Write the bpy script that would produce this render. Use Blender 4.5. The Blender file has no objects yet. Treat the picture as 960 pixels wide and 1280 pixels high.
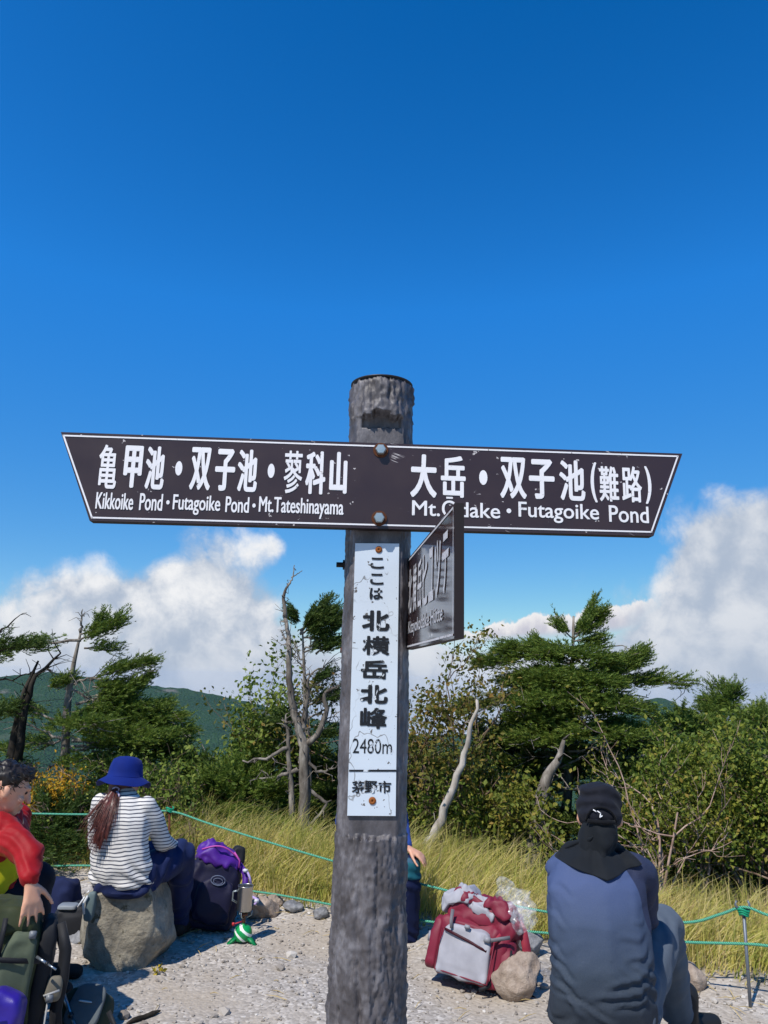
import bpy, math, random
import numpy as np
from mathutils import Vector, Matrix, noise
SC = bpy.context.scene
COL = SC.collection
R = math.radians
random.seed(4); RNG = np.random.default_rng(4)

# ------------------------------------------------------------------ camera, sky, sun, exposure
PITCH, ROLL, EYE = R(12.2), R(1.3), 1.6
cam = bpy.data.cameras.new('camera'); cam.sensor_fit = 'HORIZONTAL'; cam.sensor_width = 36; cam.lens = 36
cam.clip_end = 30000; cam.clip_start = 0.05
co = bpy.data.objects.new('camera', cam); COL.objects.link(co); SC.camera = co
co.matrix_world = Matrix.Translation((0, 0, EYE)) @ Matrix.Rotation(R(90) + PITCH, 4, 'X') @ Matrix.Rotation(ROLL, 4, 'Z')
SUN_AZ, SUN_EL = R(215), R(54)                       # azimuth clockwise from +Y
SUN_DIR = Vector((math.sin(SUN_AZ) * math.cos(SUN_EL), math.cos(SUN_AZ) * math.cos(SUN_EL), math.sin(SUN_EL)))
sl = bpy.data.lights.new('sun', 'SUN'); sl.energy = 5.0; sl.angle = R(0.5); sl.color = (1, 0.95, 0.88)
so = bpy.data.objects.new('sun', sl); COL.objects.link(so); so.rotation_euler = SUN_DIR.to_track_quat('Z', 'Y').to_euler()
SC.view_settings.view_transform = 'Standard'; SC.view_settings.look = 'None'
SC.view_settings.exposure = 0.0; SC.view_settings.gamma = 1
SC.render.engine = 'CYCLES'
SC.cycles.use_denoising = True
try: SC.cycles.denoiser = 'OPENIMAGEDENOISE'
except Exception: pass
SC.cycles.max_bounces = 6; SC.cycles.transparent_max_bounces = 12

def lin(h):
    c = [int(h[i:i + 2], 16) / 255 for i in (0, 2, 4)]
    return tuple(x / 12.92 if x <= .04045 else ((x + .055) / 1.055) ** 2.4 for x in c) + (1,)

class NT:                                             # small wrapper for writing node trees
    def __init__(s, t): s.t = t; s.n = t.nodes; s.l = t.links
    def new(s, typ, **kw):
        o = s.n.new(typ)
        for k, v in kw.items(): setattr(o, k, v)
        return o
    def put(s, sock, v):
        if hasattr(v, 'is_linked') or hasattr(v, 'links'): s.l.new(v, sock)
        else: sock.default_value = v
    def m(s, op, a, b=0.0, c=None, clamp=False):
        o = s.new('ShaderNodeMath', operation=op, use_clamp=clamp); s.put(o.inputs[0], a); s.put(o.inputs[1], b)
        if c is not None: s.put(o.inputs[2], c)
        return o.outputs[0]
    def vm(s, op, a, b=(0, 0, 0), scale=None):
        o = s.new('ShaderNodeVectorMath', operation=op); s.put(o.inputs[0], a); s.put(o.inputs[1], b)
        if scale is not None: s.put(o.inputs['Scale'], scale)
        return o.outputs[0]
    def noise(s, vec, scale, detail=4, rough=.55, dist=0.0):
        o = s.new('ShaderNodeTexNoise'); 
        if vec is not None: s.put(o.inputs['Vector'], vec)
        o.inputs['Scale'].default_value = scale; o.inputs['Detail'].default_value = detail
        o.inputs['Roughness'].default_value = rough; o.inputs['Distortion'].default_value = dist
        return o.outputs['Fac']
    def voro(s, vec, scale, feature='F1', out='Distance'):
        o = s.new('ShaderNodeTexVoronoi', feature=feature)
        if vec is not None: s.put(o.inputs['Vector'], vec)
        o.inputs['Scale'].default_value = scale; return o.outputs[out]
    def ramp(s, f, stops, interp='LINEAR'):
        o = s.new('ShaderNodeValToRGB'); e = o.color_ramp.elements; o.color_ramp.interpolation = interp
        while len(e) < len(stops): e.new(.5)
        for q, (p, c) in zip(e, stops):
            q.position = p; q.color = c if hasattr(c, '__len__') else (c, c, c, 1)
        s.put(o.inputs[0], f); return o.outputs[0]
    def mix(s, f, a, b, mode='MIX'):
        o = s.new('ShaderNodeMix', data_type='RGBA', blend_type=mode)
        s.put(o.inputs[0], f); s.put(o.inputs[6], a); s.put(o.inputs[7], b); return o.outputs[2]
    def smooth(s, x, a, b):
        o = s.new('ShaderNodeMapRange', interpolation_type='SMOOTHSTEP'); s.put(o.inputs[0], x)
        o.inputs[1].default_value = a; o.inputs[2].default_value = b; return o.outputs[0]
    def sep(s, v):
        o = s.new('ShaderNodeSeparateXYZ'); s.put(o.inputs[0], v); return o.outputs
    def comb(s, x, y, z):
        o = s.new('ShaderNodeCombineXYZ'); s.put(o.inputs[0], x); s.put(o.inputs[1], y); s.put(o.inputs[2], z); return o.outputs[0]

# world: physical sky plus clouds at infinity
W = bpy.data.worlds.new('World'); SC.world = W; W.use_nodes = True
w = NT(W.node_tree); w.n.clear()
sky = w.new('ShaderNodeTexSky', sky_type='NISHITA', sun_disc=False)
sky.sun_elevation = SUN_EL; sky.sun_rotation = SUN_AZ; sky.altitude = 2480; sky.air_density = 1.0; sky.dust_density = 0.35; sky.ozone_density = 3.0
hsv = w.new('ShaderNodeHueSaturation'); hsv.inputs['Saturation'].default_value = 1.22; hsv.inputs['Value'].default_value = 1.0
w.l.new(sky.outputs[0], hsv.inputs['Color'])
sc_ = w.new('ShaderNodeSeparateColor'); w.l.new(hsv.outputs[0], sc_.inputs[0])
def chan(i, pts): return w.m('DIVIDE', w.sep(w.ramp(w.m('MULTIPLY', sc_.outputs[i], .15), pts))[0], .15)
cc_ = w.new('ShaderNodeCombineColor')                # the camera's colour response to the sky
for i_, pts in enumerate(([(0, 0), (.031, .001), (.053, .018), (.223, .133), (1, .7)], [(0, 0), (.107, .107), (.168, .216), (.515, .429), (1, .75)], [(0, 0), (.287, .392), (.423, .694), (.965, .83), (1, .84)])):
    w.l.new(chan(i_, pts), cc_.inputs[i_])
bg = w.new('ShaderNodeBackground'); w.l.new(cc_.outputs[0], bg.inputs[0]); bg.inputs[1].default_value = 0.15
dirv = w.new('ShaderNodeTexCoord').outputs['Generated']
dx, dy, dz = w.sep(dirv)
AZ = w.m('MULTIPLY', w.m('ARCTAN2', dx, dy), 57.2958)
EL = w.m('MULTIPLY', w.m('ARCSINE', dz), 57.2958)
def blob(az, el, ra, re, k=1.0):                      # soft ellipse of cloud cover, degrees
    a = w.m('DIVIDE', w.m('SUBTRACT', AZ, az), ra); e = w.m('DIVIDE', w.m('SUBTRACT', EL, el), re)
    d2 = w.m('ADD', w.m('MULTIPLY', a, a), w.m('MULTIPLY', e, e))
    return w.m('MULTIPLY', w.m('POWER', 2.718, w.m('MULTIPLY', d2, -1.0)), k)
CLOUDS = [(-25, 1.0, 11, 4.6, 1.0), (-13.5, 5.0, 4.2, 5.2, 1.0), (-9.5, 1, 7, 6.0, .85), (-21, 5.5, 5, 1.9, .55), (-4, -3, 9, 4.0, 1.0), (8, -4, 9, 4.0, 1.0),
          (4.4, 1.6, 2.2, 1.4, .8), (26, 3.0, 9, 7.0, 1.25), (24.5, 9.0, 3.0, 3.2, .75), (30, 10, 4.5, 5, .9), (19, 0, 6, 4.0, .9), (-8.2, 9.3, 1.0, 1.2, .35)]
cov = None
for b in CLOUDS:
    q = blob(*b); cov = q if cov is None else w.m('ADD', cov, q)
for b in [(-4, 6.3, 2.6, 2.6, -.6), (10, 2.6, 3.6, .9, -.55)]: cov = w.m('ADD', cov, blob(*b))
warp = w.new('ShaderNodeTexNoise'); warp.inputs['Scale'].default_value = 6; warp.inputs['Detail'].default_value = 3
w.l.new(dirv, warp.inputs['Vector'])
wv = w.vm('ADD', dirv, w.vm('SCALE', w.vm('SUBTRACT', warp.outputs['Color'], (.5, .5, .5)), scale=.07))
def fbm(v): return w.m('ADD', w.m('MULTIPLY', w.noise(v, 8, 14, .66), .82), w.m('MULTIPLY', w.m('SUBTRACT', 1.0, w.voro(v, 26)), .18))
f0 = fbm(wv); f1 = fbm(w.vm('ADD', wv, tuple(SUN_DIR * .03 + Vector((-.008, 0, .02)))))
dens = w.m('ADD', cov, w.m('MULTIPLY', w.m('SUBTRACT', f0, .55), 2.2))
# flat long band of cumulus far away on the right
bandn = w.noise(w.vm('MULTIPLY', dirv, (1, 1, .6)), 30, 8, .6)
band_top = w.m('ADD', w.m('ADD', 4.7, w.m('MULTIPLY', w.m('SUBTRACT', AZ, 12), .15)), w.m('MULTIPLY', w.m('SUBTRACT', bandn, .5), 3.6))
band = w.m('MULTIPLY', w.smooth(w.m('SUBTRACT', band_top, EL), 0, .35), w.smooth(w.m('SUBTRACT', EL, w.m('ADD', 3.3, w.m('MULTIPLY', w.m('SUBTRACT', AZ, 12), .08))), -.7, .35))
band = w.m('MULTIPLY', band, w.m('MULTIPLY', w.smooth(AZ, 3.0, 7), w.smooth(AZ, 25, 19)))
alpha = w.m('MULTIPLY', w.smooth(dens, .22, .82), w.smooth(cov, .1, .3))
lit = w.smooth(w.m('ADD', w.m('MULTIPLY', w.m('SUBTRACT', f0, f1), 2.6), w.m('MULTIPLY', w.m('SUBTRACT', f0, .5), 1.6)), -.55, .6)
lit = w.m('MULTIPLY', lit, w.m('ADD', w.m('MULTIPLY', w.smooth(EL, -2, 6), .7), .3)); lit = w.m('MULTIPLY', lit, w.m('SUBTRACT', 1.0, w.m('MULTIPLY', w.smooth(AZ, 14, 24), .38)))
ccol = w.mix(lit, lin('b2c0d4'), lin('f8f9fb'))
bcol = w.mix(w.smooth(w.m('SUBTRACT', band_top, EL), .1, 1.5), lin('fdf9f8'), lin('cdcbd8'))
allc = w.mix(w.m('MULTIPLY', band, w.m('SUBTRACT', 1.0, alpha)), ccol, bcol); alla = w.m('MAXIMUM', alpha, w.m('MULTIPLY', band, .95), clamp=True)
hz_ = w.smooth(EL, 2.5, -2.5)                         # milky air just above the horizon
alla = w.m('MAXIMUM', alla, w.m('MULTIPLY', hz_, .75)); 
bgc = w.new('ShaderNodeBackground'); w.l.new(allc, bgc.inputs[0]); bgc.inputs[1].default_value = 0.95
ms = w.new('ShaderNodeMixShader'); w.l.new(alla, ms.inputs[0]); w.l.new(bg.outputs[0], ms.inputs[1]); w.l.new(bgc.outputs[0], ms.inputs[2])
w.l.new(ms.outputs[0], w.new('ShaderNodeOutputWorld').inputs[0])

# ------------------------------------------------------------------ helpers
CM = co.matrix_world.copy()
def ray(px, py): return (CM.to_3x3() @ Vector(((px - 480) / 960, (640 - py) / 960, -1)))
def P(px, py, Y, z=0):                                # point seen at photo pixel (px, py) at distance Y
    d = ray(px, py); return Vector((0, 0, EYE)) + d * (Y / d.y)
def G(px, py, z=0):                                   # the same on a horizontal plane
    d = ray(px, py); return Vector((0, 0, EYE)) + d * ((z - EYE) / d.z)
def link(o, parent=None):
    COL.objects.link(o)
    if parent: o.parent = parent; o.matrix_parent_inverse = parent.matrix_world.inverted()
    return o
def tag(o, label=None, cat=None, group=None, kind=None):
    for k, v in (('label', label), ('category', cat), ('group', group), ('kind', kind)):
        if v: o[k] = v
    return o
def empty(name, loc, label, cat, group=None, rz=0):
    o = bpy.data.objects.new(name, None); o.empty_display_size = .1; o.location = loc; o.rotation_euler[2] = rz
    o.matrix_world = Matrix.Translation(loc) @ Matrix.Rotation(rz, 4, 'Z'); link(o)
    return tag(o, label, cat, group)
class Acc:
    def __init__(s): s.V = []; s.F = []; s.M = []; s.n = 0
    def add(s, V, F, mi=0):
        V = np.asarray(V, float).reshape(-1, 3); s.V.append(V); s.F.append((np.asarray(F, np.int64) + s.n)); s.M.append(np.full(len(F), mi)); s.n += len(V)
    def addl(s, V, F, mi=0):                          # ragged faces
        for k in sorted(set(map(len, F))):
            sel = [f for f in F if len(f) == k]
            s.F.append(np.asarray(sel, np.int64) + s.n); s.M.append(np.full(len(sel), mi))
        s.V.append(np.asarray(V, float).reshape(-1, 3)); s.n += len(V)
    def mesh(s, name, mats, smooth=True):
        me = bpy.data.meshes.new(name); V = np.concatenate(s.V)
        li = np.concatenate([f.ravel() for f in s.F]); cnt = np.concatenate([np.full(len(f), f.shape[1]) for f in s.F])
        st = np.concatenate([[0], np.cumsum(cnt)[:-1]])
        me.vertices.add(len(V)); me.vertices.foreach_set('co', V.ravel())
        me.loops.add(len(li)); me.loops.foreach_set('vertex_index', li.astype(np.int32))
        me.polygons.add(len(cnt)); me.polygons.foreach_set('loop_start', st.astype(np.int32)); me.polygons.foreach_set('loop_total', cnt.astype(np.int32))
        me.polygons.foreach_set('material_index', np.concatenate(s.M).astype(np.int32))
        me.polygons.foreach_set('use_smooth', np.full(len(cnt), smooth))
        for m in (mats if isinstance(mats, (list, tuple)) else [mats]): me.materials.append(m)
        me.update(calc_edges=True); me.validate(); return me
    def obj(s, name, mats, parent=None, smooth=True):
        return link(bpy.data.objects.new(name, s.mesh(name, mats, smooth)), parent)
def add_tube(A, pts, rad, n=6, mi=0, cap=True):
    pts = [Vector(p) for p in pts]; k = len(pts)
    if not hasattr(rad, '__len__'): rad = [rad] * k
    V = []; up = None
    for i, p in enumerate(pts):
        t = (pts[min(i + 1, k - 1)] - pts[max(i - 1, 0)]).normalized()
        if up is None: up = t.orthogonal().normalized()
        up = (up - t * up.dot(t)); up = up.normalized() if up.length > 1e-6 else t.orthogonal().normalized()
        b = t.cross(up)
        for j in range(n):
            a = 2 * math.pi * j / n; V.append(p + (up * math.cos(a) + b * math.sin(a)) * rad[i])
    F = [(i * n + j, i * n + (j + 1) % n, (i + 1) * n + (j + 1) % n, (i + 1) * n + j) for i in range(k - 1) for j in range(n)]
    if cap: F += [tuple(range(n - 1, -1, -1)), tuple((k - 1) * n + j for j in range(n))]
    A.addl(V, F, mi)
def wiggle(p0, p1, n, amp, seed, bend=(0, 0, 0)):
    p0, p1 = Vector(p0), Vector(p1); out = []
    for i in range(n + 1):
        t = i / n; o = noise.noise_vector(Vector((seed * 7.3, t * 3.1, seed))) * amp * math.sin(math.pi * min(t * 1.0, 1)) 
        out.append(p0.lerp(p1, t) + o + Vector(bend) * (4 * t * (1 - t)))
    return out
def add_box(A, c, s, mi=0, rot=None, bev=0.0):
    c = Vector(c); x, y, z = [q / 2 for q in s]
    if bev <= 0:
        V = [(a * x, b * y, d * z) for a in (-1, 1) for b in (-1, 1) for d in (-1, 1)]
        F = [(0, 1, 3, 2), (4, 6, 7, 5), (0, 4, 5, 1), (2, 3, 7, 6), (0, 2, 6, 4), (1, 5, 7, 3)]
    else:
        import bmesh
        bm = bmesh.new(); bmesh.ops.create_cube(bm, size=1); bmesh.ops.scale(bm, vec=s, verts=bm.verts)
        bmesh.ops.bevel(bm, geom=bm.edges[:], offset=bev, segments=2, affect='EDGES')
        bm.verts.index_update(); V = [v.co[:] for v in bm.verts]; F = [tuple(v.index for v in f.verts) for f in bm.faces]; bm.free()
    V = [(rot @ Vector(v) if rot else Vector(v)) + c for v in V]; A.addl(V, F, mi)
def add_lathe(A, prof, M, n=16, mi=0):                # prof: (r, z) in the frame M
    V = []; k = len(prof)
    for r, z in prof:
        for j in range(n):
            a = 2 * math.pi * j / n; V.append(M @ Vector((r * math.cos(a), r * math.sin(a), z)))
    F = [(i * n + j, i * n + (j + 1) % n, (i + 1) * n + (j + 1) % n, (i + 1) * n + j) for i in range(k - 1) for j in range(n)]
    F += [tuple(range(n - 1, -1, -1)), tuple((k - 1) * n + j for j in range(n))]
    A.addl(V, F, mi)
_ico = {}
def ico(n):
    if n not in _ico:
        import bmesh
        bm = bmesh.new(); bmesh.ops.create_icosphere(bm, subdivisions=n, radius=1); bm.verts.index_update()
        _ico[n] = (np.array([v.co[:] for v in bm.verts]), np.array([[v.index for v in f.verts] for f in bm.faces])); bm.free()
    return _ico[n]

def mat(name, col=None, rough=.8, build=None, spec=.3, metal=0.0, bump=None, trans=0.0):
    """bump: (scale, strength, distance); build(nt, bsdf) for anything more"""
    m = bpy.data.materials.new(name); m.use_nodes = True; nt = NT(m.node_tree); b = nt.n['Principled BSDF']
    b.inputs['Roughness'].default_value = rough; b.inputs['Specular IOR Level'].default_value = spec; b.inputs['Metallic'].default_value = metal
    if col is not None:
        c = lin(col) if isinstance(col, str) else col
        tc = nt.new('ShaderNodeTexCoord').outputs['Object']
        v = nt.noise(tc, 9, 5, .6)
        nt.l.new(nt.mix(v, tuple(x * .82 for x in c[:3]) + (1,), tuple(min(1, x * 1.16) for x in c[:3]) + (1,)), b.inputs['Base Color'])
    if bump:
        tc = nt.new('ShaderNodeTexCoord').outputs['Object']; bn = nt.new('ShaderNodeBump')
        bn.inputs['Strength'].default_value = bump[1]; bn.inputs['Distance'].default_value = bump[2]
        nt.l.new(nt.noise(tc, bump[0], 5, .6), bn.inputs['Height']); nt.l.new(bn.outputs[0], b.inputs['Normal'])
    if build: build(nt, b)
    if trans > 0:
        tr = nt.new('ShaderNodeBsdfTranslucent'); mx = nt.new('ShaderNodeMixShader'); mx.inputs[0].default_value = trans
        src = b.inputs['Base Color'].links[0].from_socket if b.inputs['Base Color'].is_linked else None
        if src: nt.l.new(src, tr.inputs[0])
        nt.l.new(b.outputs[0], mx.inputs[1]); nt.l.new(tr.outputs[0], mx.inputs[2]); nt.l.new(mx.outputs[0], nt.n['Material Output'].inputs[0])
    return m
def obco(nt): return nt.new('ShaderNodeTexCoord').outputs['Object']
def island(nt): return nt.new('ShaderNodeNewGeometry').outputs['Random Per Island']
def bumpit(nt, b, h, strength=.5, dist=.01):
    bn = nt.new('ShaderNodeBump'); bn.inputs['Strength'].default_value = strength; bn.inputs['Distance'].default_value = dist
    nt.l.new(h, bn.inputs['Height']); nt.l.new(bn.outputs[0], b.inputs['Normal'])
def leafmat(name, stops, trans=.3, rough=.6, clump=1.6, spec=.25):
    def bld(nt, b):
        f = nt.m('ADD', nt.m('MULTIPLY', island(nt), .65), nt.m('MULTIPLY', nt.noise(obco(nt), clump, 2), .45), clamp=True)
        nt.l.new(nt.ramp(f, stops), b.inputs['Base Color'])
    return mat(name, None, rough, bld, spec, trans=trans)

# ------------------------------------------------------------------ ground
def edge(x, y): return (y - (5.57 - .49 * x)) * .9    # metres beyond the rim of the gravel
def gz(x, y):
    e = edge(x, y)
    z = .03 * noise.noise(Vector((x * .9, y * .9, 0))) + .02 * noise.noise(Vector((x * 2.7, y * 2.7, 3))) 
    z += .05 * max(0, min(1, (e + .3) / .5))
    if e > 1.2: z -= .42 * (e - 1.2) ** 2 / (e - 1.2 + 1.0)
    if e > 0: z += min(e, 5) * .06 * noise.noise(Vector((x * .6, y * .6, 7)))
    return z
def ground_mat(nt, b):
    v = obco(nt); x, y, z = nt.sep(v)
    e = nt.m('MULTIPLY', nt.m('SUBTRACT', y, nt.m('SUBTRACT', 5.57, nt.m('MULTIPLY', x, .49))), .9)
    n1 = nt.noise(v, 1.3, 4); n2 = nt.noise(v, 40, 6, .65); vo = nt.voro(v, 55, out='Color'); n3 = nt.noise(v, 4.5, 3)
    g = nt.ramp(nt.sep(vo)[0], [(0, lin('8b847b')), (.5, lin('a59d93')), (.85, lin('b6aea4')), (1, lin('c9c2b8'))])
    s = nt.ramp(n2, [(.3, lin('938879')), (.7, lin('b6ab9c'))])
    c = nt.mix(nt.smooth(nt.m('ADD', n1, nt.m('MULTIPLY', n3, .35)), .58, .82), g, s)
    soil = nt.ramp(n2, [(.3, lin('2c251c')), (.7, lin('4d4230'))])
    c = nt.mix(nt.smooth(nt.m('ADD', e, nt.m('MULTIPLY', n3, .6)), .25, .6), c, soil)
    nt.l.new(c, b.inputs['Base Color'])
    h = nt.m('ADD', nt.m('MULTIPLY', nt.m('SUBTRACT', 1.0, nt.voro(v, 55)), .6), nt.m('MULTIPLY', n2, .6))
    bumpit(nt, b, h, .6, .010)
A = Acc()
xs = np.concatenate([np.linspace(-60, -6, 28)[:-1], np.linspace(-6, 6, 150), np.linspace(6, 60, 28)[1:]])
ys = np.concatenate([np.linspace(-12, 3, 16)[:-1], np.linspace(3, 8, 90), np.linspace(8, 16, 30)[1:], np.linspace(16, 75, 22)[1:]])
V = [(x, y, gz(x, y)) for y in ys for x in xs]; nx = len(xs)
F = [(j * nx + i, j * nx + i + 1, (j + 1) * nx + i + 1, (j + 1) * nx + i) for j in range(len(ys) - 1) for i in range(nx - 1)]
A.add(V, F); tag(A.obj('ground', mat('gravel_ground', None, .95, ground_mat, .15)), kind='structure')

# far slopes: valley below the summit and the mountain across it
PROF = [(-400, 900), (-60, 862), (0, 848), (35, 843), (62, 841), (110, 845), (150, 849), (203, 857), (225, 858), (250, 864), (300, 875), (345, 888), (420, 905), (520, 918), (620, 915),
        (720, 912), (780, 893), (805, 877), (828, 874), (848, 884), (880, 900), (960, 915), (1300, 920)]
RIDGE = []
for px, py in PROF:
    d = ray(px, py); RIDGE.append((math.degrees(math.atan2(d.x, d.y)), d.z / math.hypot(d.x, d.y)))
def far_z(az, r):
    a = math.degrees(az); t = float(np.interp(a, [q[0] for q in RIDGE], [q[1] for q in RIDGE]))
    rr = 2600.0; zr = EYE + rr * t
    def sm(u): u = max(0, min(1, u)); return u * u * (3 - 2 * u)
    zv = -470
    if r < 900: z = -22 + (zv + 22) * (max(0, r - 45) / 855) ** .8
    elif r < rr: z = zv + (zr - zv) * (sm((r - 900) / (rr - 900)) * .5 + .5 * (r - 900) / (rr - 900))
    else: z = zr - (r - rr) * .22
    x, y = r * math.sin(az), r * math.cos(az)
    k = min(1, r / 1500) * (1 - math.exp(-abs(r - rr) / 250) * .85)
    z += k * (70 * noise.noise(Vector((x / 520, y / 520, 1))) + 26 * noise.noise(Vector((x / 170, y / 170, 2))))
    z += min(1, r / 1500) * 4.0 * noise.noise(Vector((x / 21, y / 21, 5)))
    return max(z, -900)
def hill_mat(nt, b):
    v = obco(nt)
    n = nt.noise(v, .003, 5, .6); n2 = nt.noise(v, .06, 4, .7); cr = nt.voro(v, .13)
    c = nt.ramp(nt.m('ADD', nt.m('MULTIPLY', n, .5), nt.m('MULTIPLY', n2, .5)), [(.3, (.010, .032, .016, 1)), (.5, (.020, .054, .022, 1)), (.72, (.042, .084, .028, 1))])
    z = nt.sep(v)[2]
    sc = nt.m('MULTIPLY', nt.smooth(nt.noise(nt.vm('MULTIPLY', v, (1, 1, 2.5)), .0042, 4, .6), .62, .7), nt.smooth(z, -190, -70))
    c = nt.mix(nt.m('MULTIPLY', sc, .8), c, (.16, .145, .13, 1))
    nt.l.new(c, b.inputs['Base Color']); bumpit(nt, b, nt.m('SUBTRACT', nt.m('MULTIPLY', n2, .5), cr), 1.0, 5)
A = Acc(); naz, nr = 340, 190
azs = np.radians(np.linspace(-50, 50, naz)); rs = np.concatenate([np.geomspace(46, 900, 50)[:-1], np.linspace(900, 3000, 120), np.linspace(3000, 8000, 22)[1:]]); nr = len(rs)
V = [(r * math.sin(a), r * math.cos(a), far_z(a, r)) for r in rs for a in azs]
F = [(j * naz + i, j * naz + i + 1, (j + 1) * naz + i + 1, (j + 1) * naz + i) for j in range(nr - 1) for i in range(naz - 1)]
A.add(V, F); tag(A.obj('mountain_slopes', mat('mountain_forest', None, .95, hill_mat, .05)), kind='structure')
# clear mountain air
A = Acc(); add_box(A, (0, 4000, -438), (17600, 9200, 926)); hzm = bpy.data.materials.new('mountain_air'); hzm.use_nodes = True; h_ = NT(hzm.node_tree); h_.n.remove(h_.n['Principled BSDF'])
pv = h_.new('ShaderNodeVolumePrincipled'); pv.inputs['Color'].default_value = (.62, .78, 1, 1); pv.inputs['Density'].default_value = .00003
h_.l.new(pv.outputs[0], h_.n['Material Output'].inputs['Volume'])
tag(A.obj('haze', hzm, None, False), kind='stuff')
# ------------------------------------------------------------------ signpost
def text_mesh(s, offset=0.0, res=4):
    cu = bpy.data.curves.new('lettering', 'FONT'); cu.body = s; cu.offset = offset; cu.resolution_u = res
    o = bpy.data.objects.new('lettering', cu); COL.objects.link(o)
    me = bpy.data.meshes.new_from_object(o.evaluated_get(bpy.context.evaluated_depsgraph_get()))
    V = np.array([v.co[:] for v in me.vertices]); F = [tuple(p.vertices) for p in me.polygons]
    bpy.data.objects.remove(o); bpy.data.curves.remove(cu); bpy.data.meshes.remove(me)
    return V, F
def put_text(A, s, box, M, mi, r=0.0, lift=.0008):
    """fit a word into box (u0, w0, u1, w1) of the board plane M (x along, z up, -y towards the reader); r thickens and rounds the strokes"""
    V, F = text_mesh(s); lo, hi = V.min(0), V.max(0)
    u = box[0] + r + (V[:, 0] - lo[0]) / (hi[0] - lo[0]) * (box[2] - box[0] - 2 * r); z = box[1] + r + (V[:, 1] - lo[1]) / (hi[1] - lo[1]) * (box[3] - box[1] - 2 * r)
    n = 10 if r > 0 else 0
    for k in range(n + 1):
        a = 2 * math.pi * k / max(n, 1); q = r if k else 0
        A.addl([M @ Vector((x + q * math.cos(a), -lift - .00006 * k, y + q * math.sin(a))) for x, y in zip(u, z)], F, mi)
def strip(A, p, q, wdt, M, mi, lift=.001):
    p, q = Vector((p[0], 0, p[1])), Vector((q[0], 0, q[1])); d = (q - p).normalized(); n = Vector((-d.z, 0, d.x)) * wdt / 2; e = d * wdt / 2
    A.addl([M @ (c + Vector((0, -lift, 0))) for c in (p - e - n, q + e - n, q + e + n, p - e + n)], [(0, 1, 2, 3)], mi)
def disc(A, c, rx, rz, M, mi, lift=.001, n=20):
    A.addl([M @ Vector((c[0] + rx * math.cos(2 * math.pi * i / n), -lift, c[1] + rz * math.sin(2 * math.pi * i / n))) for i in range(n)], [tuple(range(n))], mi)
def on_plane(px, py, M):                              # photo pixel -> (u, w) on a board
    Mi = M.inverted(); o = Mi @ Vector((0, 0, EYE)); d = Mi.to_3x3() @ ray(px, py); t = -o.y / d.y
    p = o + d * t; return p.x, p.z
def pbox(x0, y0, x1, y1, M):
    a = [on_plane(x, y, M) for x, y in ((x0, y0), (x1, y0), (x0, y1), (x1, y1))]
    return ((a[0][0] + a[2][0]) / 2, (a[2][1] + a[3][1]) / 2, (a[1][0] + a[3][0]) / 2, (a[0][1] + a[1][1]) / 2)
def scratched(base, under, scale, lo, hi, stretch=(1, 1, 1)):
    def f(nt, b):
        v = nt.vm('MULTIPLY', obco(nt), stretch)
        s = nt.smooth(nt.noise(v, scale, 6, .7, .6), lo, hi)
        c = nt.mix(nt.noise(obco(nt), 7, 4), lin(base), tuple(x * .8 for x in lin(base)[:3]) + (1,))
        nt.l.new(nt.mix(s, c, lin(under)), b.inputs['Base Color'])
    return f
def brown(nt, b):
    v = obco(nt)
    c = nt.mix(nt.noise(v, 3, 4), lin('322323'), lin('3d2d2e'))
    chips = nt.smooth(nt.noise(nt.vm('MULTIPLY', v, (1, 1, 1.6)), 42, 3, .6), .69, .71)
    w1 = nt.m('ABSOLUTE', nt.m('SUBTRACT', nt.noise(nt.vm('MULTIPLY', nt.vm('ADD', v, nt.comb(0.0, 0.0, nt.m('MULTIPLY', nt.sep(v)[0], .35))), (.9, 1, 11)), 6.5, 2, .5), .5))
    scr = nt.m('MULTIPLY', nt.smooth(w1, .010, .004), nt.smooth(nt.noise(v, 13, 3), .62, .68))
    nt.l.new(nt.mix(nt.m('MAXIMUM', nt.m('MULTIPLY', chips, .75), nt.m('MULTIPLY', scr, .6)), c, lin('d5cdca')), b.inputs['Base Color'])
    nt.l.new(nt.ramp(nt.noise(v, 12, 4), [(.3, .27), (.7, .42)]), b.inputs['Roughness'])
M_brown = mat('brown_sign_panel', None, .35, brown, .5)
def glossy(nt, b):
    brown(nt, b); nt.l.remove(b.inputs['Roughness'].links[0]); b.inputs['Roughness'].default_value = .10
M_gloss = mat('glossy_sign_panel', None, .1, glossy, .6)
M_white = mat('white_sign_lettering', None, .5, scratched('f1eeee', '6a5a58', 60, .64, .7), .4)
M_glare = mat('glare_greyed_lettering', None, .5, scratched('cfcbcc', '5d5455', 45, .56, .64, (1, 3, 1)), .4)  # duller, broken grey in the colour stands in for glare over this lettering
M_edge = mat('sign_edge', '221a1a', .6)
M_steel = mat('galvanised_steel', 'aeb8b8', .38, metal=.75, bump=(80, .3, .001))
M_rust = mat('rust', '54301c', .9, bump=(60, .6, .002))
M_dark = mat('black_rubber', '101113', .6)
PD = 1.77; PR = .074
pc = P(476, 560, PD); PX = pc.x - .001
post_root = empty('signpost', (PX, PD, 0), 'tall brown signpost of imitation bark with white Japanese direction lettering', 'signpost')
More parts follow.
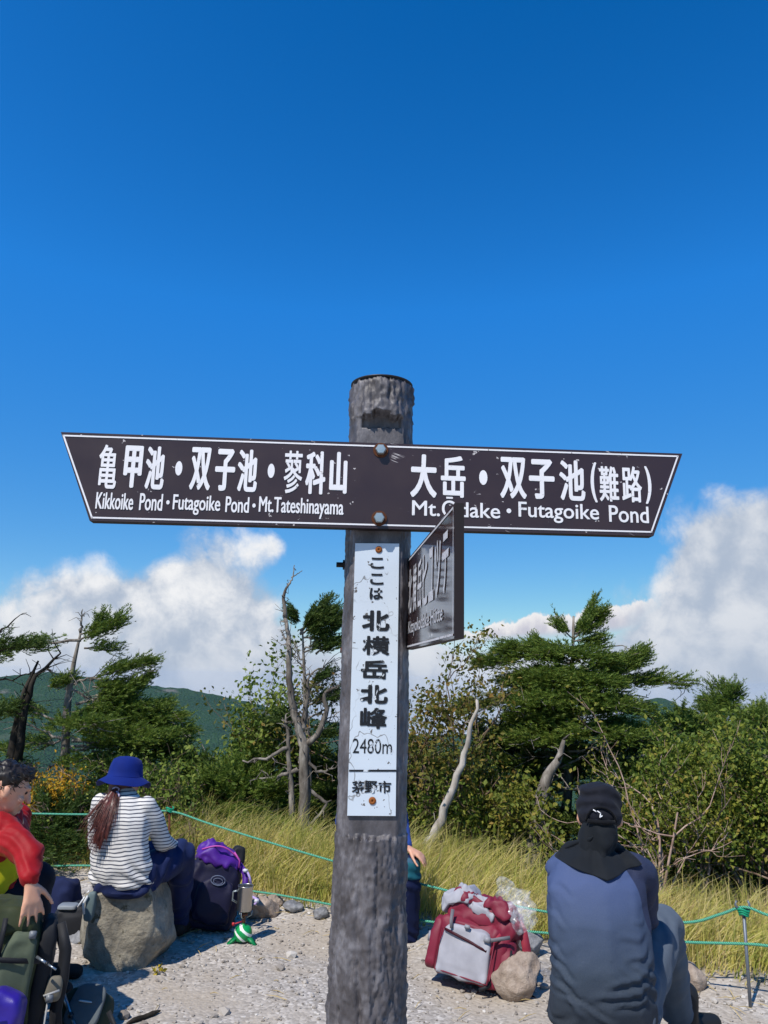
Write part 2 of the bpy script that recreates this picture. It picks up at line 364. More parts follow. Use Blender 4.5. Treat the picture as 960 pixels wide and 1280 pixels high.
def post_mesh():
    top = P(476, 482, PD).z - .006; zf1, zf0 = P(470, 531, PD).z, P(465, 1040, PD).z
    nz, na = 760, 132; V = []
    for j in range(nz + 1):
        z = top * j / nz
        for i in range(na):
            a = 2 * math.pi * i / na; ca, sa = math.cos(a), math.sin(a)
            q = Vector((ca * 1.0, sa * 1.0, z * 2.6))
            gx = noise.noise(Vector((ca * 3.6, sa * 3.6, z * 2.2))) * 1.6 + a * 7
            ridge = abs(math.sin(gx + 2.2 * noise.noise(Vector((ca * 1.5, sa * 1.5, z * 5))))) ** .7
            kn = 1 - abs(noise.noise(Vector((ca * 7.5, sa * 7.5, z * 17)))) * 2.4; kn2 = 1 - abs(noise.noise(Vector((ca * 17, sa * 17, z * 44 + 3)))) * 2.4
            bark = .0052 * (ridge - .6) + .0045 * noise.noise(q * 4.2) + .0046 * (kn - .3) + .0032 * (kn2 - .3) + .0016 * noise.noise(Vector((ca * 34, sa * 34, z * 95)))
            inner = zf0 + .01 * noise.noise(Vector((ca * 9, 3, 0))) < z < zf1 + .004 * noise.noise(Vector((ca * 9, 8, 0))) + (.010 if abs(ca) < .25 else 0)
            soft = 1.0 if not inner else .55
            lipz = z - zf1; lip = .004 * max(0, 1 - abs(lipz - .010) / .030) * max(0, min(1, (-sa - .6) / .2)) if lipz > -.002 else 0
            r = PR + lip + .0035 * max(0, min(1, (1.25 - z) / .2)) + bark * soft
            if z > top - .010: r -= (z - top + .010) * .5
            x, y = r * ca, r * sa
            cut = PR - .021 - (.013 if z > zf1 - .024 + .012 * noise.noise(Vector((ca * 7, 1, 5))) and abs(ca) < .60 else 0)
            if inner and sa < 0 and y < -cut: y = -cut
            V.append((x, y, z))
    A = Acc(); F = [(j * na + i, j * na + (i + 1) % na, (j + 1) * na + (i + 1) % na, (j + 1) * na + i) for j in range(nz) for i in range(na)]
    F.append(tuple(nz * na + i for i in range(na))); A.addl(V, F); return A
def post_mat(nt, b):
    v = obco(nt); n = nt.noise(nt.vm('MULTIPLY', v, (1, 1, .5)), 26, 7, .65); n2 = nt.noise(v, 5, 3)
    c = nt.ramp(n, [(.28, lin('353233')), (.5, lin('5a5658')), (.72, lin('8a878a'))])
    c = nt.mix(nt.m('MULTIPLY', n2, .5), c, lin('4d4748')); nt.l.new(c, b.inputs['Base Color'])
    bumpit(nt, b, nt.noise(nt.vm('MULTIPLY', v, (1, 1, .45)), 110, 5, .7), .55, .003)
post = post_mesh().obj('post', mat('imitation_bark', None, .5, post_mat, .45), post_root)
post.location = (PX, PD, 0); post.matrix_parent_inverse = post_root.matrix_world.inverted()
topz = P(476, 482, PD).z
A = Acc(); add_lathe(A, [(.0, .0), (PR + .0015, .0), (PR + .0015, .003), (PR - .004, .005), (.0, .006)], Matrix.Translation((PX, PD, topz - .004)), 40)
A.obj('cap', mat('post_cap', '2b2c30', .45), post_root)

FRONT = PD - PR + .021
def hexbolt(p, nrm, r, parent, rust=True, name='bolt'):
    M = Matrix.Translation(p) @ Vector(nrm).to_track_quat('Z', 'Y').to_matrix().to_4x4(); A = Acc()
    add_lathe(A, [(r * 1.42, 0), (r * 1.38, .0025), (r * 1.2, .003), (r * .4, .003)], M, 24, 1 if rust else 0)
    add_lathe(A, [(r, .003), (r, r * .85), (r * .85, r * 1.1), (r * .3, r * 1.12)], M, 6, 0)
    return A.obj(name, [M_steel, M_rust], parent, smooth=False)
# the long two-way board
YAW = R(4)
bc = Vector((0, FRONT - .028, 0)); bM = Matrix.Translation((PX, FRONT - .03, 2.047)) @ Matrix.Rotation(YAW, 4, 'Z')
cor = [on_plane(*q, bM) for q in ((76, 540), (853, 567), (817, 670), (112, 651))]
A = Acc(); T = .028
V = [bM @ Vector((u, 0, z)) for u, z in cor] + [bM @ Vector((u, T, z)) for u, z in cor]
A.addl(V, [(3, 2, 1, 0)], 0); A.addl(V, [(4, 5, 6, 7), (0, 1, 5, 4), (1, 2, 6, 5), (2, 3, 7, 6), (3, 0, 4, 7)], 2)
cx = sum(c[0] for c in cor) / 4; cz = sum(c[1] for c in cor) / 4
ins = [(79.5, 544.5), (847, 570.5), (814, 665), (115, 647)]
ins = [on_plane(*q, bM) for q in ins]
for i in range(4): strip(A, ins[i], ins[(i + 1) % 4], .0036, bM, 1)
JP = [('亀', 123, 556, 147, 611), ('甲', 155, 557, 178, 610), ('池', 182, 558, 206, 612), ('双', 238, 559, 264, 613), ('子', 269, 561, 294, 614), ('池', 297, 562, 322, 615),
      ('蓼', 355, 563.5, 378, 617), ('科', 382, 564, 407, 618), ('山', 412, 565, 434, 617),
      ('大', 513, 568, 546, 622), ('岳', 551, 570, 582, 622), ('双', 625, 571.5, 658, 623.5), ('子', 661, 574, 693, 624), ('池', 699, 575.5, 731, 626),
      ('(', 738, 578, 746, 628), ('難', 749, 583, 773, 627), ('路', 777, 583, 802, 628), (')', 806, 583, 814, 630)]
for ch, *q in JP: put_text(A, ch, pbox(*q, bM), bM, 1, .0026 if ch in '大子山甲' else .0021 if ch in '池双岳科' else .0013 if ch != '蓼' else .0010)
for s, x0, y0, x1, y1 in (('Kikkoike', 120, 616, 167, 637), ('Pond', 174.5, 617, 203.5, 638.5), ('Futagoike', 216, 619, 275.5, 644), ('Pond', 282, 621, 311.5, 641), ('Mt.Tateshinayama', 323.5, 622.5, 429.5, 648),
                          ('Mt.Ōdake', 515, 621.5, 625, 646.5), ('Futagoike', 648, 629, 748.5, 654), ('Pond', 761, 632.5, 810.5, 653.5)):
    put_text(A, s, pbox(x0, y0, x1, y1, bM), bM, 1, .0006)
for x, y, rx, ry in ((223.6, 585.5, 4.2, 9), (339, 588.6, 4.2, 9), (604, 597, 5.2, 9.5), (210, 628, 2, 2.6), (317.5, 632, 2, 2.6), (636, 638.6, 3, 3)):
    c = on_plane(x, y, bM); disc(A, c, rx * .00184, ry * .00184, bM, 1)
board = A.obj('direction_board', [M_brown, M_white, M_edge], post_root, smooth=False)
for px, py in ((476, 563), (474, 648)):
    u, z = on_plane(px, py, bM); hexbolt(bM @ Vector((u, 0, z)), (-math.sin(YAW) * -1 * 0, -1, 0), .0125, board)

# the white name plaque
nM = Matrix.Translation((PX - .012, FRONT - .006, 1.6))
cor = [on_plane(*q, nM) for q in ((444, 679), (499, 679.5), (494.5, 1020), (434, 1019.6))]
A = Acc(); V = [nM @ Vector((u, 0, z)) for u, z in cor] + [nM @ Vector((u, .004, z)) for u, z in cor]
A.addl(V, [(3, 2, 1, 0)], 0); A.addl(V, [(4, 5, 6, 7), (0, 1, 5, 4), (1, 2, 6, 5), (2, 3, 7, 6), (3, 0, 4, 7)], 0)
for ch, x0, y0, x1, y1, o in (('こ', 463, 697, 480, 711, .0011), ('こ', 462.5, 717, 479.5, 731, .0011), ('は', 462, 735, 478.6, 749.5, .0011), ('北', 452.5, 763, 487, 789, .0021), ('横', 453, 795, 487, 819, .0015),
                              ('岳', 451, 825, 485, 849, .0017), ('北', 450, 856, 485, 880, .0021), ('峰', 450, 884.5, 484, 911, .0015), ('2480m', 441, 923.5, 490, 942, .0), ('茅', 440, 976, 455, 991.5, .0007), ('野', 456, 976, 471.6, 991.5, .0007), ('市', 473, 976, 489, 991.5, .0007)):
    put_text(A, ch, pbox(x0, y0, x1, y1, nM), nM, 1, o)
strip(A, on_plane(437.5, 963.3, nM), on_plane(494, 963.3, nM), .004, nM, 1)
def plaque(nt, b):
    v = obco(nt); c = nt.mix(nt.noise(v, 6, 4), lin('d3dbe2'), lin('b9c3cc'))
    w1 = nt.m('ABSOLUTE', nt.m('SUBTRACT', nt.noise(nt.vm('MULTIPLY', v, (1, 1, .8)), 13, 3, .5), .5))
    cr = nt.m('MULTIPLY', nt.smooth(w1, .010, .003), nt.smooth(nt.noise(v, 9, 3), .42, .55))
    ch = nt.smooth(nt.noise(v, 75, 3, .6), .665, .69)
    nt.l.new(nt.mix(nt.m('MAXIMUM', nt.m('MULTIPLY', cr, .75), ch), c, lin('645f5a')), b.inputs['Base Color'])
M_ink = mat('worn_black_ink', None, .5, scratched('15171c', 'ced4d9', 55, .585, .63, (1, 1, .7)), .4)
pl = A.obj('name_plaque', [mat('white_plaque', None, .4, plaque, .4), M_ink], post_root, smooth=False)
for px, py in ((473.5, 687), (465.5, 1001)):
    u, z = on_plane(px, py, nM); A = Acc(); MM = Matrix.Translation(nM @ Vector((u, 0, z))) @ Matrix.Rotation(R(90), 4, 'X')
    add_lathe(A, [(.008, 0), (.0075, .002), (.005, .0032), (.0018, .0032), (.0016, .001)], MM, 18); A.obj('screw', mat('rusty_screw', '8a4f22', .8, bump=(300, .5, .001)), pl)

# the third board, pointing towards the camera
fa, na_ = Vector((.057, 1.77, 1.767)), Vector((.108, 1.15, 1.7625))
dirn = (na_ - fa); L = dirn.length; dirn.normalize(); out = Vector((-1, 0, 0)); out = (out - dirn * out.dot(dirn)).normalized()
pM = Matrix.Translation(fa) @ Matrix((dirn, -out, Vector((0, 0, 1)))).transposed().to_4x4()
H = .206; A = Acc(); T = .015
V = [pM @ Vector(q) for q in ((0, 0, -H / 2), (L, 0, -H / 2), (L, 0, H / 2), (0, 0, H / 2), (0, T, -H / 2), (L, T, -H / 2), (L, T, H / 2), (0, T, H / 2))]
A.addl(V, [(0, 1, 2, 3)], 0); A.addl(V, [(7, 6, 5, 4), (3, 2, 6, 7), (2, 1, 5, 6), (1, 0, 4, 5), (0, 3, 7, 4)], 2)
e = .006
for p, q in (((.0, H / 2 - e), (L - e, H / 2 - e)), ((L - e, H / 2 - e), (L - e, -H / 2 + e)), ((L - e, -H / 2 + e), (0, -H / 2 + e))): strip(A, p, q, .0036, pM, 1)
for k, ch in enumerate('北横岳ヒュッテ'): put_text(A, ch, (.04 + k * .079, -.028, .04 + k * .079 + .062, .072), pM, 1, .002)
put_text(A, 'Kitayokodake Hütte', (.05, -.078, .52, -.043), pM, 1, .0006)
bs = A.obj('direction_board', [M_gloss, M_glare, M_edge], post_root, smooth=False); bs['label'] = 'board pointing towards the viewer, seen almost edge-on'
def rod(px, py, mm, name):
    p = P(px, py, PD); A = Acc()
    add_tube(A, [p + Vector((-.012, 0, 0)), p + Vector((.03, .0, 0))], .006, 8)
    add_tube(A, [p + Vector((.003, 0, 0)), p + Vector((.012, 0, 0))], .0115, 6); A.obj(name, mm, post_root, smooth=False)
rod(427, 706, M_dark, 'bolt'); rod(432, 813, M_rust, 'bolt')
# ------------------------------------------------------------------ vegetation
def nrm(a): return a / np.maximum(np.linalg.norm(a, axis=-1, keepdims=True), 1e-9)
def needles(A, B, D, L, per, ln, wd, mi=0, rng=RNG):
    """needle leaves along twigs: B bases, D directions, L lengths"""
    n = len(B); D = nrm(D); up = np.array([0, 0, 1.0]); S = nrm(np.cross(D, up) + 1e-6); N = np.cross(S, D)
    t = rng.random((n, per, 1)); ang = rng.uniform(-.35, math.pi + .35, (n, per, 1))
    c = B[:, None] + D[:, None] * t * L[:, None, None]
    side = S[:, None] * np.cos(ang) + N[:, None] * np.sin(ang) * .55
    d = nrm(D[:, None] * .75 + side + rng.normal(0, .15, (n, per, 3)))
    l = ln * rng.uniform(.7, 1.2, (n, per, 1)); wv = nrm(np.cross(d, rng.normal(0, 1, (n, per, 3)))) * wd
    V = np.stack([c - wv * .6, c + wv * .6, c + d * l * .7 + wv * .5, c + d * l, ], 2).reshape(-1, 3)
    m = n * per; i = np.arange(m)[:, None] * 4
    A.add(V, i + np.array([[0, 1, 2, 3]]), mi)
def curve(pts, t):
    pts = np.asarray(pts, float); k = len(pts) - 1; x = np.clip(t, 0, 1) * k; i = np.minimum(x.astype(int), k - 1); f = (x - i)[:, None]
    return pts[i] * (1 - f) + pts[i + 1] * f, nrm(pts[i + 1] - pts[i])
def pad(A, pts, w, twigs, T=None, start=.15, thick=.06, ln=.036, wd=.0062, per=26, rng=RNG, tl=.16, mi=0):
    twigs = int(twigs * 1.35)
    """flat spray of fir twigs about a branch axis; T collects the wood"""
    t = start + (1 - start) * rng.random(twigs) ** .85; s = rng.uniform(-1, 1, twigs)
    p, d = curve(pts, t); up = np.array([0, 0, 1.0]); side = nrm(np.cross(d, up))
    env = w * (.25 + .75 * np.sin(np.pi * np.clip((t - start) / (1 - start) * .82 + .12, 0, 1)))
    off = (s * env)[:, None]
    clump = np.array([noise.noise(Vector((a * 5 + pts[0][0] * 9, b * 3, pts[0][2] * 5))) for a, b in zip(t, s)])
    keep = clump > -.3
    z = thick * (rng.normal(0, .5, twigs) + clump * 1.1) - .10 * np.abs(s) * env
    B = p + side * off + up * z[:, None]
    D = d * .8 + side * (s * 1.1)[:, None] + up * rng.normal(.16, .22, twigs)[:, None] + rng.normal(0, .15, (twigs, 3))
    L = tl * rng.uniform(.6, 1.25, twigs)
    needles(A, B[keep], D[keep], L[keep], per, ln, wd, mi, rng)
    if T is not None:
        r0 = .008 + .010 * np.linalg.norm(np.asarray(pts[-1]) - np.asarray(pts[0]))
        q, _ = curve(pts, np.linspace(0, 1, 9)); q = q + rng.normal(0, .008, q.shape) - np.array([0, 0, .012])
        add_tube(T, q, list(np.linspace(r0, r0 * .2, 9)), 5)
        for _ in range(int(4 + 7 * np.linalg.norm(np.asarray(pts[-1]) - np.asarray(pts[0])))):
            a = rng.uniform(.1, .95); b0, d0 = curve(pts, np.array([a])); sg = rng.choice([-1, 1]); sd = np.cross(d0[0], up)
            e = b0[0] + d0[0] * w * .6 + sd * sg * w * rng.uniform(.5, .9) + up * rng.normal(0, .04)
            add_tube(T, [b0[0] - up * .01, (b0[0] + e) / 2 + rng.normal(0, .015, 3), e], [.006, .004, .002], 4)
def bare(T, pts, r0, r1, rng=RNG, twigs=0, tl=.25, n=10, mi=0, seed=0, amp=.03):
    """a dead branch through the points, with side twigs"""
    q, d = curve(pts, np.linspace(0, 1, n)); q = np.array([np.array(a) + np.array(noise.noise_vector(Vector((seed * 3.1 + i * .9, 1.3 * seed, i * .4)))) * amp * (0 if i == 0 else 1) for i, a in enumerate(q)])
    add_tube(T, q, list(np.linspace(r0, r1, n)), 7, mi)
    for _ in range(twigs):
        i = rng.integers(n // 4, n); v = nrm(rng.normal(0, 1, 3) + d[min(i, n - 1)] * .8); l = tl * rng.uniform(.4, 1)
        add_tube(T, [q[i], q[i] + v * l * .5 + rng.normal(0, .02, 3), q[i] + v * l + rng.normal(0, .03, 3)], [max(r1, .004), .004, .002], 4, mi)
def wood(name, a, b, c, scale=14):
    def f(nt, bs):
        v = nt.vm('MULTIPLY', obco(nt), (1, 1, .35)); n = nt.noise(v, scale, 6, .65)
        nt.l.new(nt.ramp(n, [(.3, lin(a)), (.5, lin(b)), (.7, lin(c))]), bs.inputs['Base Color']); bumpit(nt, bs, n, .6, .015)
    return mat(name, None, .85, f, .15)
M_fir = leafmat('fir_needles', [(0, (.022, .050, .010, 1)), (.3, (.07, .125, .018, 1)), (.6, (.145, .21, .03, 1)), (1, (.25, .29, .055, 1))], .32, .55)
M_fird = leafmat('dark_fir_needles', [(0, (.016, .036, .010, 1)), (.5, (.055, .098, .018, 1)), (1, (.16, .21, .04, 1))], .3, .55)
M_bark = wood('grey_fir_bark', '4a433c', '7a7268', 'a69f94')
M_barkd = wood('dark_wet_bark', '17140f', '2c2721', '4a443b')
M_dead = wood('weathered_dead_wood', '3a332d', '6e665d', 'a0988d', 11); M_pale = wood('bleached_dead_wood', '7d7368', 'aaa196', 'd2cbc1', 10)
M_twig = wood('brown_twigs', '4a3a30', '7a6553', '9d8a78')
M_leafg = leafmat('green_leaves', [(0, (.04, .075, .012, 1)), (.5, (.125, .18, .024, 1)), (1, (.28, .31, .05, 1))], .3)
M_leafa = leafmat('turning_leaves', [(0, (.05, .075, .012, 1)), (.5, (.16, .19, .025, 1)), (.82, (.27, .23, .035, 1)), (1, (.28, .12, .03, 1))], .3)
M_leafm = leafmat('mixed_leaves', [(0, (.035, .065, .010, 1)), (.5, (.115, .17, .022, 1)), (.82, (.24, .26, .035, 1)), (.93, (.28, .22, .04, 1)), (1, (.30, .12, .03, 1))], .3)
M_leafr = leafmat('reddening_leaves', [(0, (.05, .06, .012, 1)), (.5, (.13, .14, .022, 1)), (.8, (.22, .16, .03, 1)), (1, (.26, .10, .03, 1))], .3)
M_pink = wood('pale_pink_stems', '6e574b', 'a58b7c', 'c8b3a5')
M_leafy = leafmat('golden_leaves', [(0, (.30, .14, .01, 1)), (.6, (.55, .30, .015, 1)), (1, (.62, .42, .04, 1))], .3)
def px3(l, Y): return [P(x, y, Y + (z[0] if z else 0)) for x, y, *z in l]
def ground_at(x, y): return Vector((x, y, gz(x, y)))
def leaves(A, B, size, mi=0, rng=RNG, up=.6):
    n = len(B); d = nrm(rng.normal(0, 1, (n, 3)) + np.array([0, 0, -.2])); nn = nrm(rng.normal(0, 1, (n, 3)) + np.array([0, 0, up])); s = nrm(np.cross(d, nn)); 
    l = size * rng.uniform(.6, 1.3, (n, 1)); wv = s * l * .3; fold = np.cross(s, d) * l * .08
    V = np.stack([B, B + d * l * .45 + wv + fold, B + d * l, B + d * l * .45 - wv + fold], 1).reshape(-1, 3); i = np.arange(n)[:, None] * 4
    A.add(V, i + np.array([[0, 1, 2, 3]]), mi)
def fir(name, label, trunk, r0, pads, Y, bark=M_bark, leaf=M_fir, extra=None, group=None, bases=True):
    """trunk and pads in photo pixels at distance Y; pads: (points, width m, twigs)"""
    tp = px3(trunk, Y); g = ground_at(tp[0].x, tp[0].y)
    root = empty(name, g, label, 'tree', group)
    T = Acc(); C = Acc()
    q, _ = curve([g - Vector((0, 0, .15))] + tp, np.linspace(0, 1, 18)); add_tube(T, q, list(np.linspace(r0, r0 * .14, 18)), 9)
    for pts, w_, n in pads: pad(C, [list(p) for p in px3(pts, Y)], w_, n, T)
    if extra: extra(T, C, Y)
    T.obj('trunk', bark, root); C.obj('crown', leaf, root, smooth=False); return root
# windswept fir on the left
def leftX(T, C, Y):
    bare(T, [list(p) for p in px3([(101, 790), (103, 762)], Y)], .018, .004, twigs=8, tl=.18, seed=2)
    for (a, b, s) in (((75, 905), (170, 850), 1), ((95, 880), (140, 868), 2), ((80, 940), (190, 925), 3), ((82, 860), (128, 880), 4), ((88, 855), (118, 846), 5), ((78, 925), (20, 900), 6), ((80, 935), (250, 925), 8), ((80, 950), (40, 975), 9), ((78, 915), (150, 945), 10)):
        bare(T, [list(p) for p in px3([a, b], Y)], .018, .005, twigs=14, tl=.45, seed=s)
fir('windswept_fir', 'windswept fir with a pale trunk and layered branches, behind the woman in the blue hat', [(80, 985), (84, 880), (92, 830), (102, 786)], .07, [
    ([(100, 800), (60, 802), (20, 808), (-12, 822)], .22, 190), ([(98, 798), (125, 790), (152, 772)], .16, 170), ([(102, 792), (120, 786), (128, 772)], .12, 60), ([(105, 808), (146, 812)], .10, 60),
    ([(112, 848), (150, 836), (186, 829)], .16, 190), ([(116, 858), (150, 858)], .2, 150), ([(60, 858), (85, 850)], .14, 90), ([(118, 868), (160, 872)], .22, 170),
    ([(90, 890), (140, 880), (205, 882)], .28, 320), ([(85, 905), (130, 895), (172, 905)], .30, 330), ([(120, 915), (180, 905), (236, 915)], .30, 330), ([(140, 900), (190, 893), (228, 897)], .2, 180),
    ([(90, 925), (150, 930), (215, 935)], .34, 300), ([(70, 898), (30, 885), (-10, 888)], .24, 200), ([(75, 925), (40, 930), (-5, 935)], .26, 160), ([(110, 880), (150, 892), (195, 898)], .3, 300), ([(100, 912, -.1), (150, 918, -.4), (200, 922, -.6)], .32, 320), ([(130, 872), (160, 862), (182, 852)], .18, 160), ([(115, 938), (170, 945), (225, 948)], .32, 260), ([(90, 945, 0), (120, 950, -.5), (160, 960, -.8)], .3, 220), ([(90, 900, 0), (100, 905, -.6), (120, 905, -.9)], .3, 240)],
    8.6, extra=leftX)
def edgeX(T, C, Y):
    bare(T, [list(p) for p in px3([(20, 960), (32, 880), (44, 845), (78, 815)], Y)], .05, .008, twigs=16, tl=.4, seed=12)
    bare(T, [list(p) for p in px3([(-15, 800), (0, 790), (26, 770)], Y)], .02, .004, twigs=10, tl=.2, seed=13)
    bare(T, [list(p) for p in px3([(-15, 852), (20, 848), (50, 836)], Y)], .012, .003, twigs=8, tl=.2, seed=14)
fir('leaning_fir', 'dark thin fir with bare leaning stems at the left edge, above the man in red', [(12, 965), (18, 920), (30, 865), (48, 826)], .07, [
    ([(-30, 830), (10, 808), (48, 806)], .14, 120), ([(-30, 905), (0, 890), (22, 888)], .2, 120), ([(-30, 965), (5, 958), (25, 965)], .25, 150)], 7.9, bark=M_barkd, leaf=M_fird, extra=edgeX)
# dead tree left of the signpost and the fir growing through it
def deadtree():
    Y = 7.7; f = lambda l: [list(p) for p in px3(l, Y)]
    tp = f([(378, 1055)]); g = ground_at(tp[0][0], Y); root = empty('dead_tree', g, 'bleached dead tree with twisted bare limbs, just left of the signpost', 'tree'); T = Acc()
    bare(T, [list(g - Vector((0, 0, .1)))] + f([(381, 1000), (380, 940), (376, 915), (366, 880), (362, 840), (361, 800), (357, 770)]), .062, .018, twigs=46, tl=.14, n=26, seed=21, amp=.03)
    bare(T, f([(357, 772), (354, 745), (362, 728)]), .022, .010, twigs=5, tl=.07, seed=22, amp=.012); bare(T, f([(362, 730), (366, 722), (368, 706)]), .010, .004, twigs=2, tl=.06, seed=23, amp=.01); bare(T, f([(364, 722), (378, 713)]), .007, .003, seed=24, amp=.008)
    bare(T, f([(358, 800), (351, 788)]), .012, .005, twigs=3, tl=.06, seed=25)
    bare(T, f([(366, 1050), (364, 990), (360, 930), (358, 900)]) , .034, .014, twigs=26, tl=.12, n=18, seed=26)
    bare(T, f([(385, 930), (400, 915), (408, 890), (405, 868), (420, 858)]), .034, .014, twigs=14, tl=.14, n=16, seed=27, amp=.02)
    bare(T, f([(376, 915), (382, 880), (386, 845)]), .036, .010, twigs=22, tl=.2, seed=28)
    bare(T, f([(360, 935), (335, 948), (304, 952)]), .022, .008, twigs=7, tl=.1, seed=29); bare(T, f([(372, 962), (345, 972), (322, 974)]), .024, .008, twigs=8, tl=.1, seed=30)
    bare(T, f([(384, 985), (400, 998), (410, 1004), (398, 1020), (388, 1030)]), .02, .012, twigs=8, tl=.12, n=12, seed=31, amp=.012); bare(T, f([(383, 950), (398, 965), (415, 962)]), .02, .008, twigs=9, tl=.15, seed=32)
    bare(T, f([(378, 1010), (385, 1030), (392, 1045)]), .03, .012, twigs=6, tl=.15, seed=33)
    T.obj('trunk', M_dead, root)
deadtree()
def midX(T, C, Y):
    for i, (a, b) in enumerate((((384, 900), (428, 868)), ((383, 880), (432, 850)), ((382, 860), (425, 836)), ((381, 845), (420, 822)), ((380, 835), (366, 815)), ((381, 830), (368, 803)), ((384, 910), (425, 890)), ((380, 812), (405, 795)))):
        bare(T, [list(p) for p in px3([a, ((a[0] + b[0]) / 2, (a[1] + b[1]) / 2 + 3), b], Y)], .012, .003, twigs=9, tl=.2, seed=40 + i)
fir('ragged_fir', 'thin ragged fir with one dark tuft on top, growing right behind the bleached dead tree', [(388, 1040), (384, 940), (381, 860), (378, 785)], .06, [
    ([(376, 790), (385, 778), (408, 756)], .14, 130), ([(376, 785), (395, 772), (415, 766)], .16, 150), ([(376, 792), (395, 782), (428, 772)], .18, 200), ([(375, 775), (368, 770)], .12, 70), ([(378, 795), (400, 796), (420, 784)], .12, 110), ([(395, 815), (415, 805), (440, 798)], .14, 130), ([(388, 852), (405, 846)], .1, 60), ([(384, 880), (405, 872), (430, 868)], .16, 110), ([(383, 905), (360, 900), (335, 905)], .2, 130), ([(386, 920), (410, 915), (440, 915)], .2, 130), ([(380, 815), (395, 808), (412, 806)], .1, 70)],
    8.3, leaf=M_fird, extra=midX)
# the broad fir right of the sign
def bigX(T, C, Y):
    f = lambda l: [list(p) for p in px3(l, Y)]
    bare(T, f([(716, 850), (790, 852), (858, 855)]), .02, .004, twigs=14, tl=.22, seed=51); bare(T, f([(718, 830), (740, 812), (778, 806), (786, 812)]), .012, .003, twigs=3, tl=.1, seed=52, amp=.01)
    bare(T, f([(712, 930), (670, 880), (655, 860)]), .045, .014, twigs=6, tl=.15, seed=53); bare(T, f([(640, 930), (615, 905), (585, 892)]), .035, .01, twigs=12, tl=.2, seed=54)
    bare(T, f([(700, 985, -.6), (760, 985, -.9), (805, 996, -1)]), .02, .008, twigs=6, tl=.2, seed=55); bare(T, f([(680, 960, -.6), (700, 970, -.8), (712, 985, -.9)]), .01, .004, twigs=3, tl=.12, seed=56, amp=.01)
    bare(T, f([(710, 940, -.5), (740, 935, -.7), (765, 945, -.8)]), .014, .006, twigs=9, tl=.3, seed=57); bare(T, f([(700, 960, -.5), (730, 945, -.7), (755, 925, -.8)]), .012, .005, twigs=8, tl=.3, seed=58)
    bare(T, f([(775, 947, -.6), (805, 946, -.7)]), .022, .012, twigs=3, seed=59); bare(T, f([(716, 872), (760, 866), (810, 872)]), .016, .005, twigs=12, tl=.3, seed=60); bare(T, f([(716, 895), (680, 905), (640, 925)]), .016, .005, twigs=14, tl=.3, seed=61)
    for k in range(26): 
        h = RNG.uniform(840, 985); a = RNG.uniform(0, 2 * math.pi); l = RNG.uniform(30, 95)
        bare(T, f([(714, h), (714 + l * math.cos(a), h + RNG.uniform(-6, 18), math.sin(a) * l / 105)]), .012, .003, twigs=10, tl=.3, seed=70 + k)
    for k in range(30):
        h = RNG.uniform(835, 985); a = RNG.uniform(0, 2 * math.pi); l = RNG.uniform(45, 80 + (h - 835) * .3)
        pad(C, f([(714, h), (714 + l * .55 * math.cos(a), h - 5, math.sin(a) * l / 170), (714 + l * math.cos(a), h + RNG.uniform(-10, 12), math.sin(a) * l / 95)]), .26, 130, None, start=.3)
fir('broad_fir', 'broad flat-topped green fir with a pointed leader, tallest tree right of the signpost', [(704, 1060), (712, 960), (715, 880), (717, 770)], .085, [
    ([(716, 800), (728, 782), (742, 756)], .13, 150), ([(728, 782), (740, 770), (749, 768)], .10, 80), ([(717, 790), (735, 786), (750, 777)], .1, 90), ([(716, 800), (735, 798), (752, 797)], .10, 60), ([(715, 796), (704, 786), (697, 781)], .10, 70), ([(716, 808), (730, 808), (748, 804)], .12, 70),
    ([(714, 830), (665, 818), (630, 826), (600, 829)], .26, 330), ([(714, 825), (690, 812), (655, 808), (628, 812)], .26, 330), ([(715, 828), (690, 820), (672, 806)], .25, 220), ([(714, 845), (675, 842), (632, 852)], .3, 280),
    ([(717, 838), (750, 832), (778, 824), (800, 818)], .26, 330), ([(717, 845), (760, 842), (800, 826)], .28, 260), ([(718, 856), (765, 853), (822, 848)], .22, 260), ([(800, 855), (835, 853), (860, 854)], .07, 60),
    ([(714, 862), (660, 868), (610, 878), (575, 884)], .26, 330), ([(714, 880), (670, 885), (640, 900)], .3, 280), ([(640, 898), (665, 895, -.4), (705, 902, -.6)], .28, 330), ([(716, 888), (760, 880), (810, 890)], .3, 300), ([(716, 915), (770, 908), (825, 915)], .34, 300),
    ([(716, 815), (700, 812, -.3), (680, 818, -.5)], .22, 200), ([(716, 822), (735, 820, -.3), (762, 826, -.5)], .22, 220), ([(716, 842), (705, 846, -.4), (690, 850, -.7)], .28, 260), ([(716, 850), (735, 850, -.4), (760, 856, -.7)], .28, 260), ([(716, 868), (700, 872, -.4), (670, 876, -.8)], .3, 280), ([(716, 905, -.2), (690, 915, -.6), (660, 925, -.9)], .3, 280), ([(716, 870), (745, 872, -.5), (780, 880, -.8)], .3, 280), ([(716, 920, -.2), (755, 915, -.6), (795, 920, -.8)], .28, 280), ([(712, 915), (660, 920), (605, 925)], .34, 260), ([(712, 945), (660, 950), (605, 950)], .34, 260), ([(712, 965), (660, 985), (600, 985)], .34, 240), ([(716, 950), (770, 955), (830, 960)], .34, 240)],
    8.8, extra=bigX)
def leaner():
    Y = 7.2; f = lambda l: [list(p) for p in px3(l, Y)]; b = f([(528, 1070)])[0]; g = ground_at(b[0], Y)
    root = empty('dead_tree', g, 'single bleached dead trunk leaning right, just right of the signpost', 'tree'); T = Acc()
    bare(T, [list(g)] + f([(536, 1052), (552, 1020), (570, 975), (583, 935), (590, 905), (596, 878)]), .052, .014, twigs=9, tl=.07, n=20, seed=101, amp=.03); T.obj('trunk', M_pale, root)
leaner()
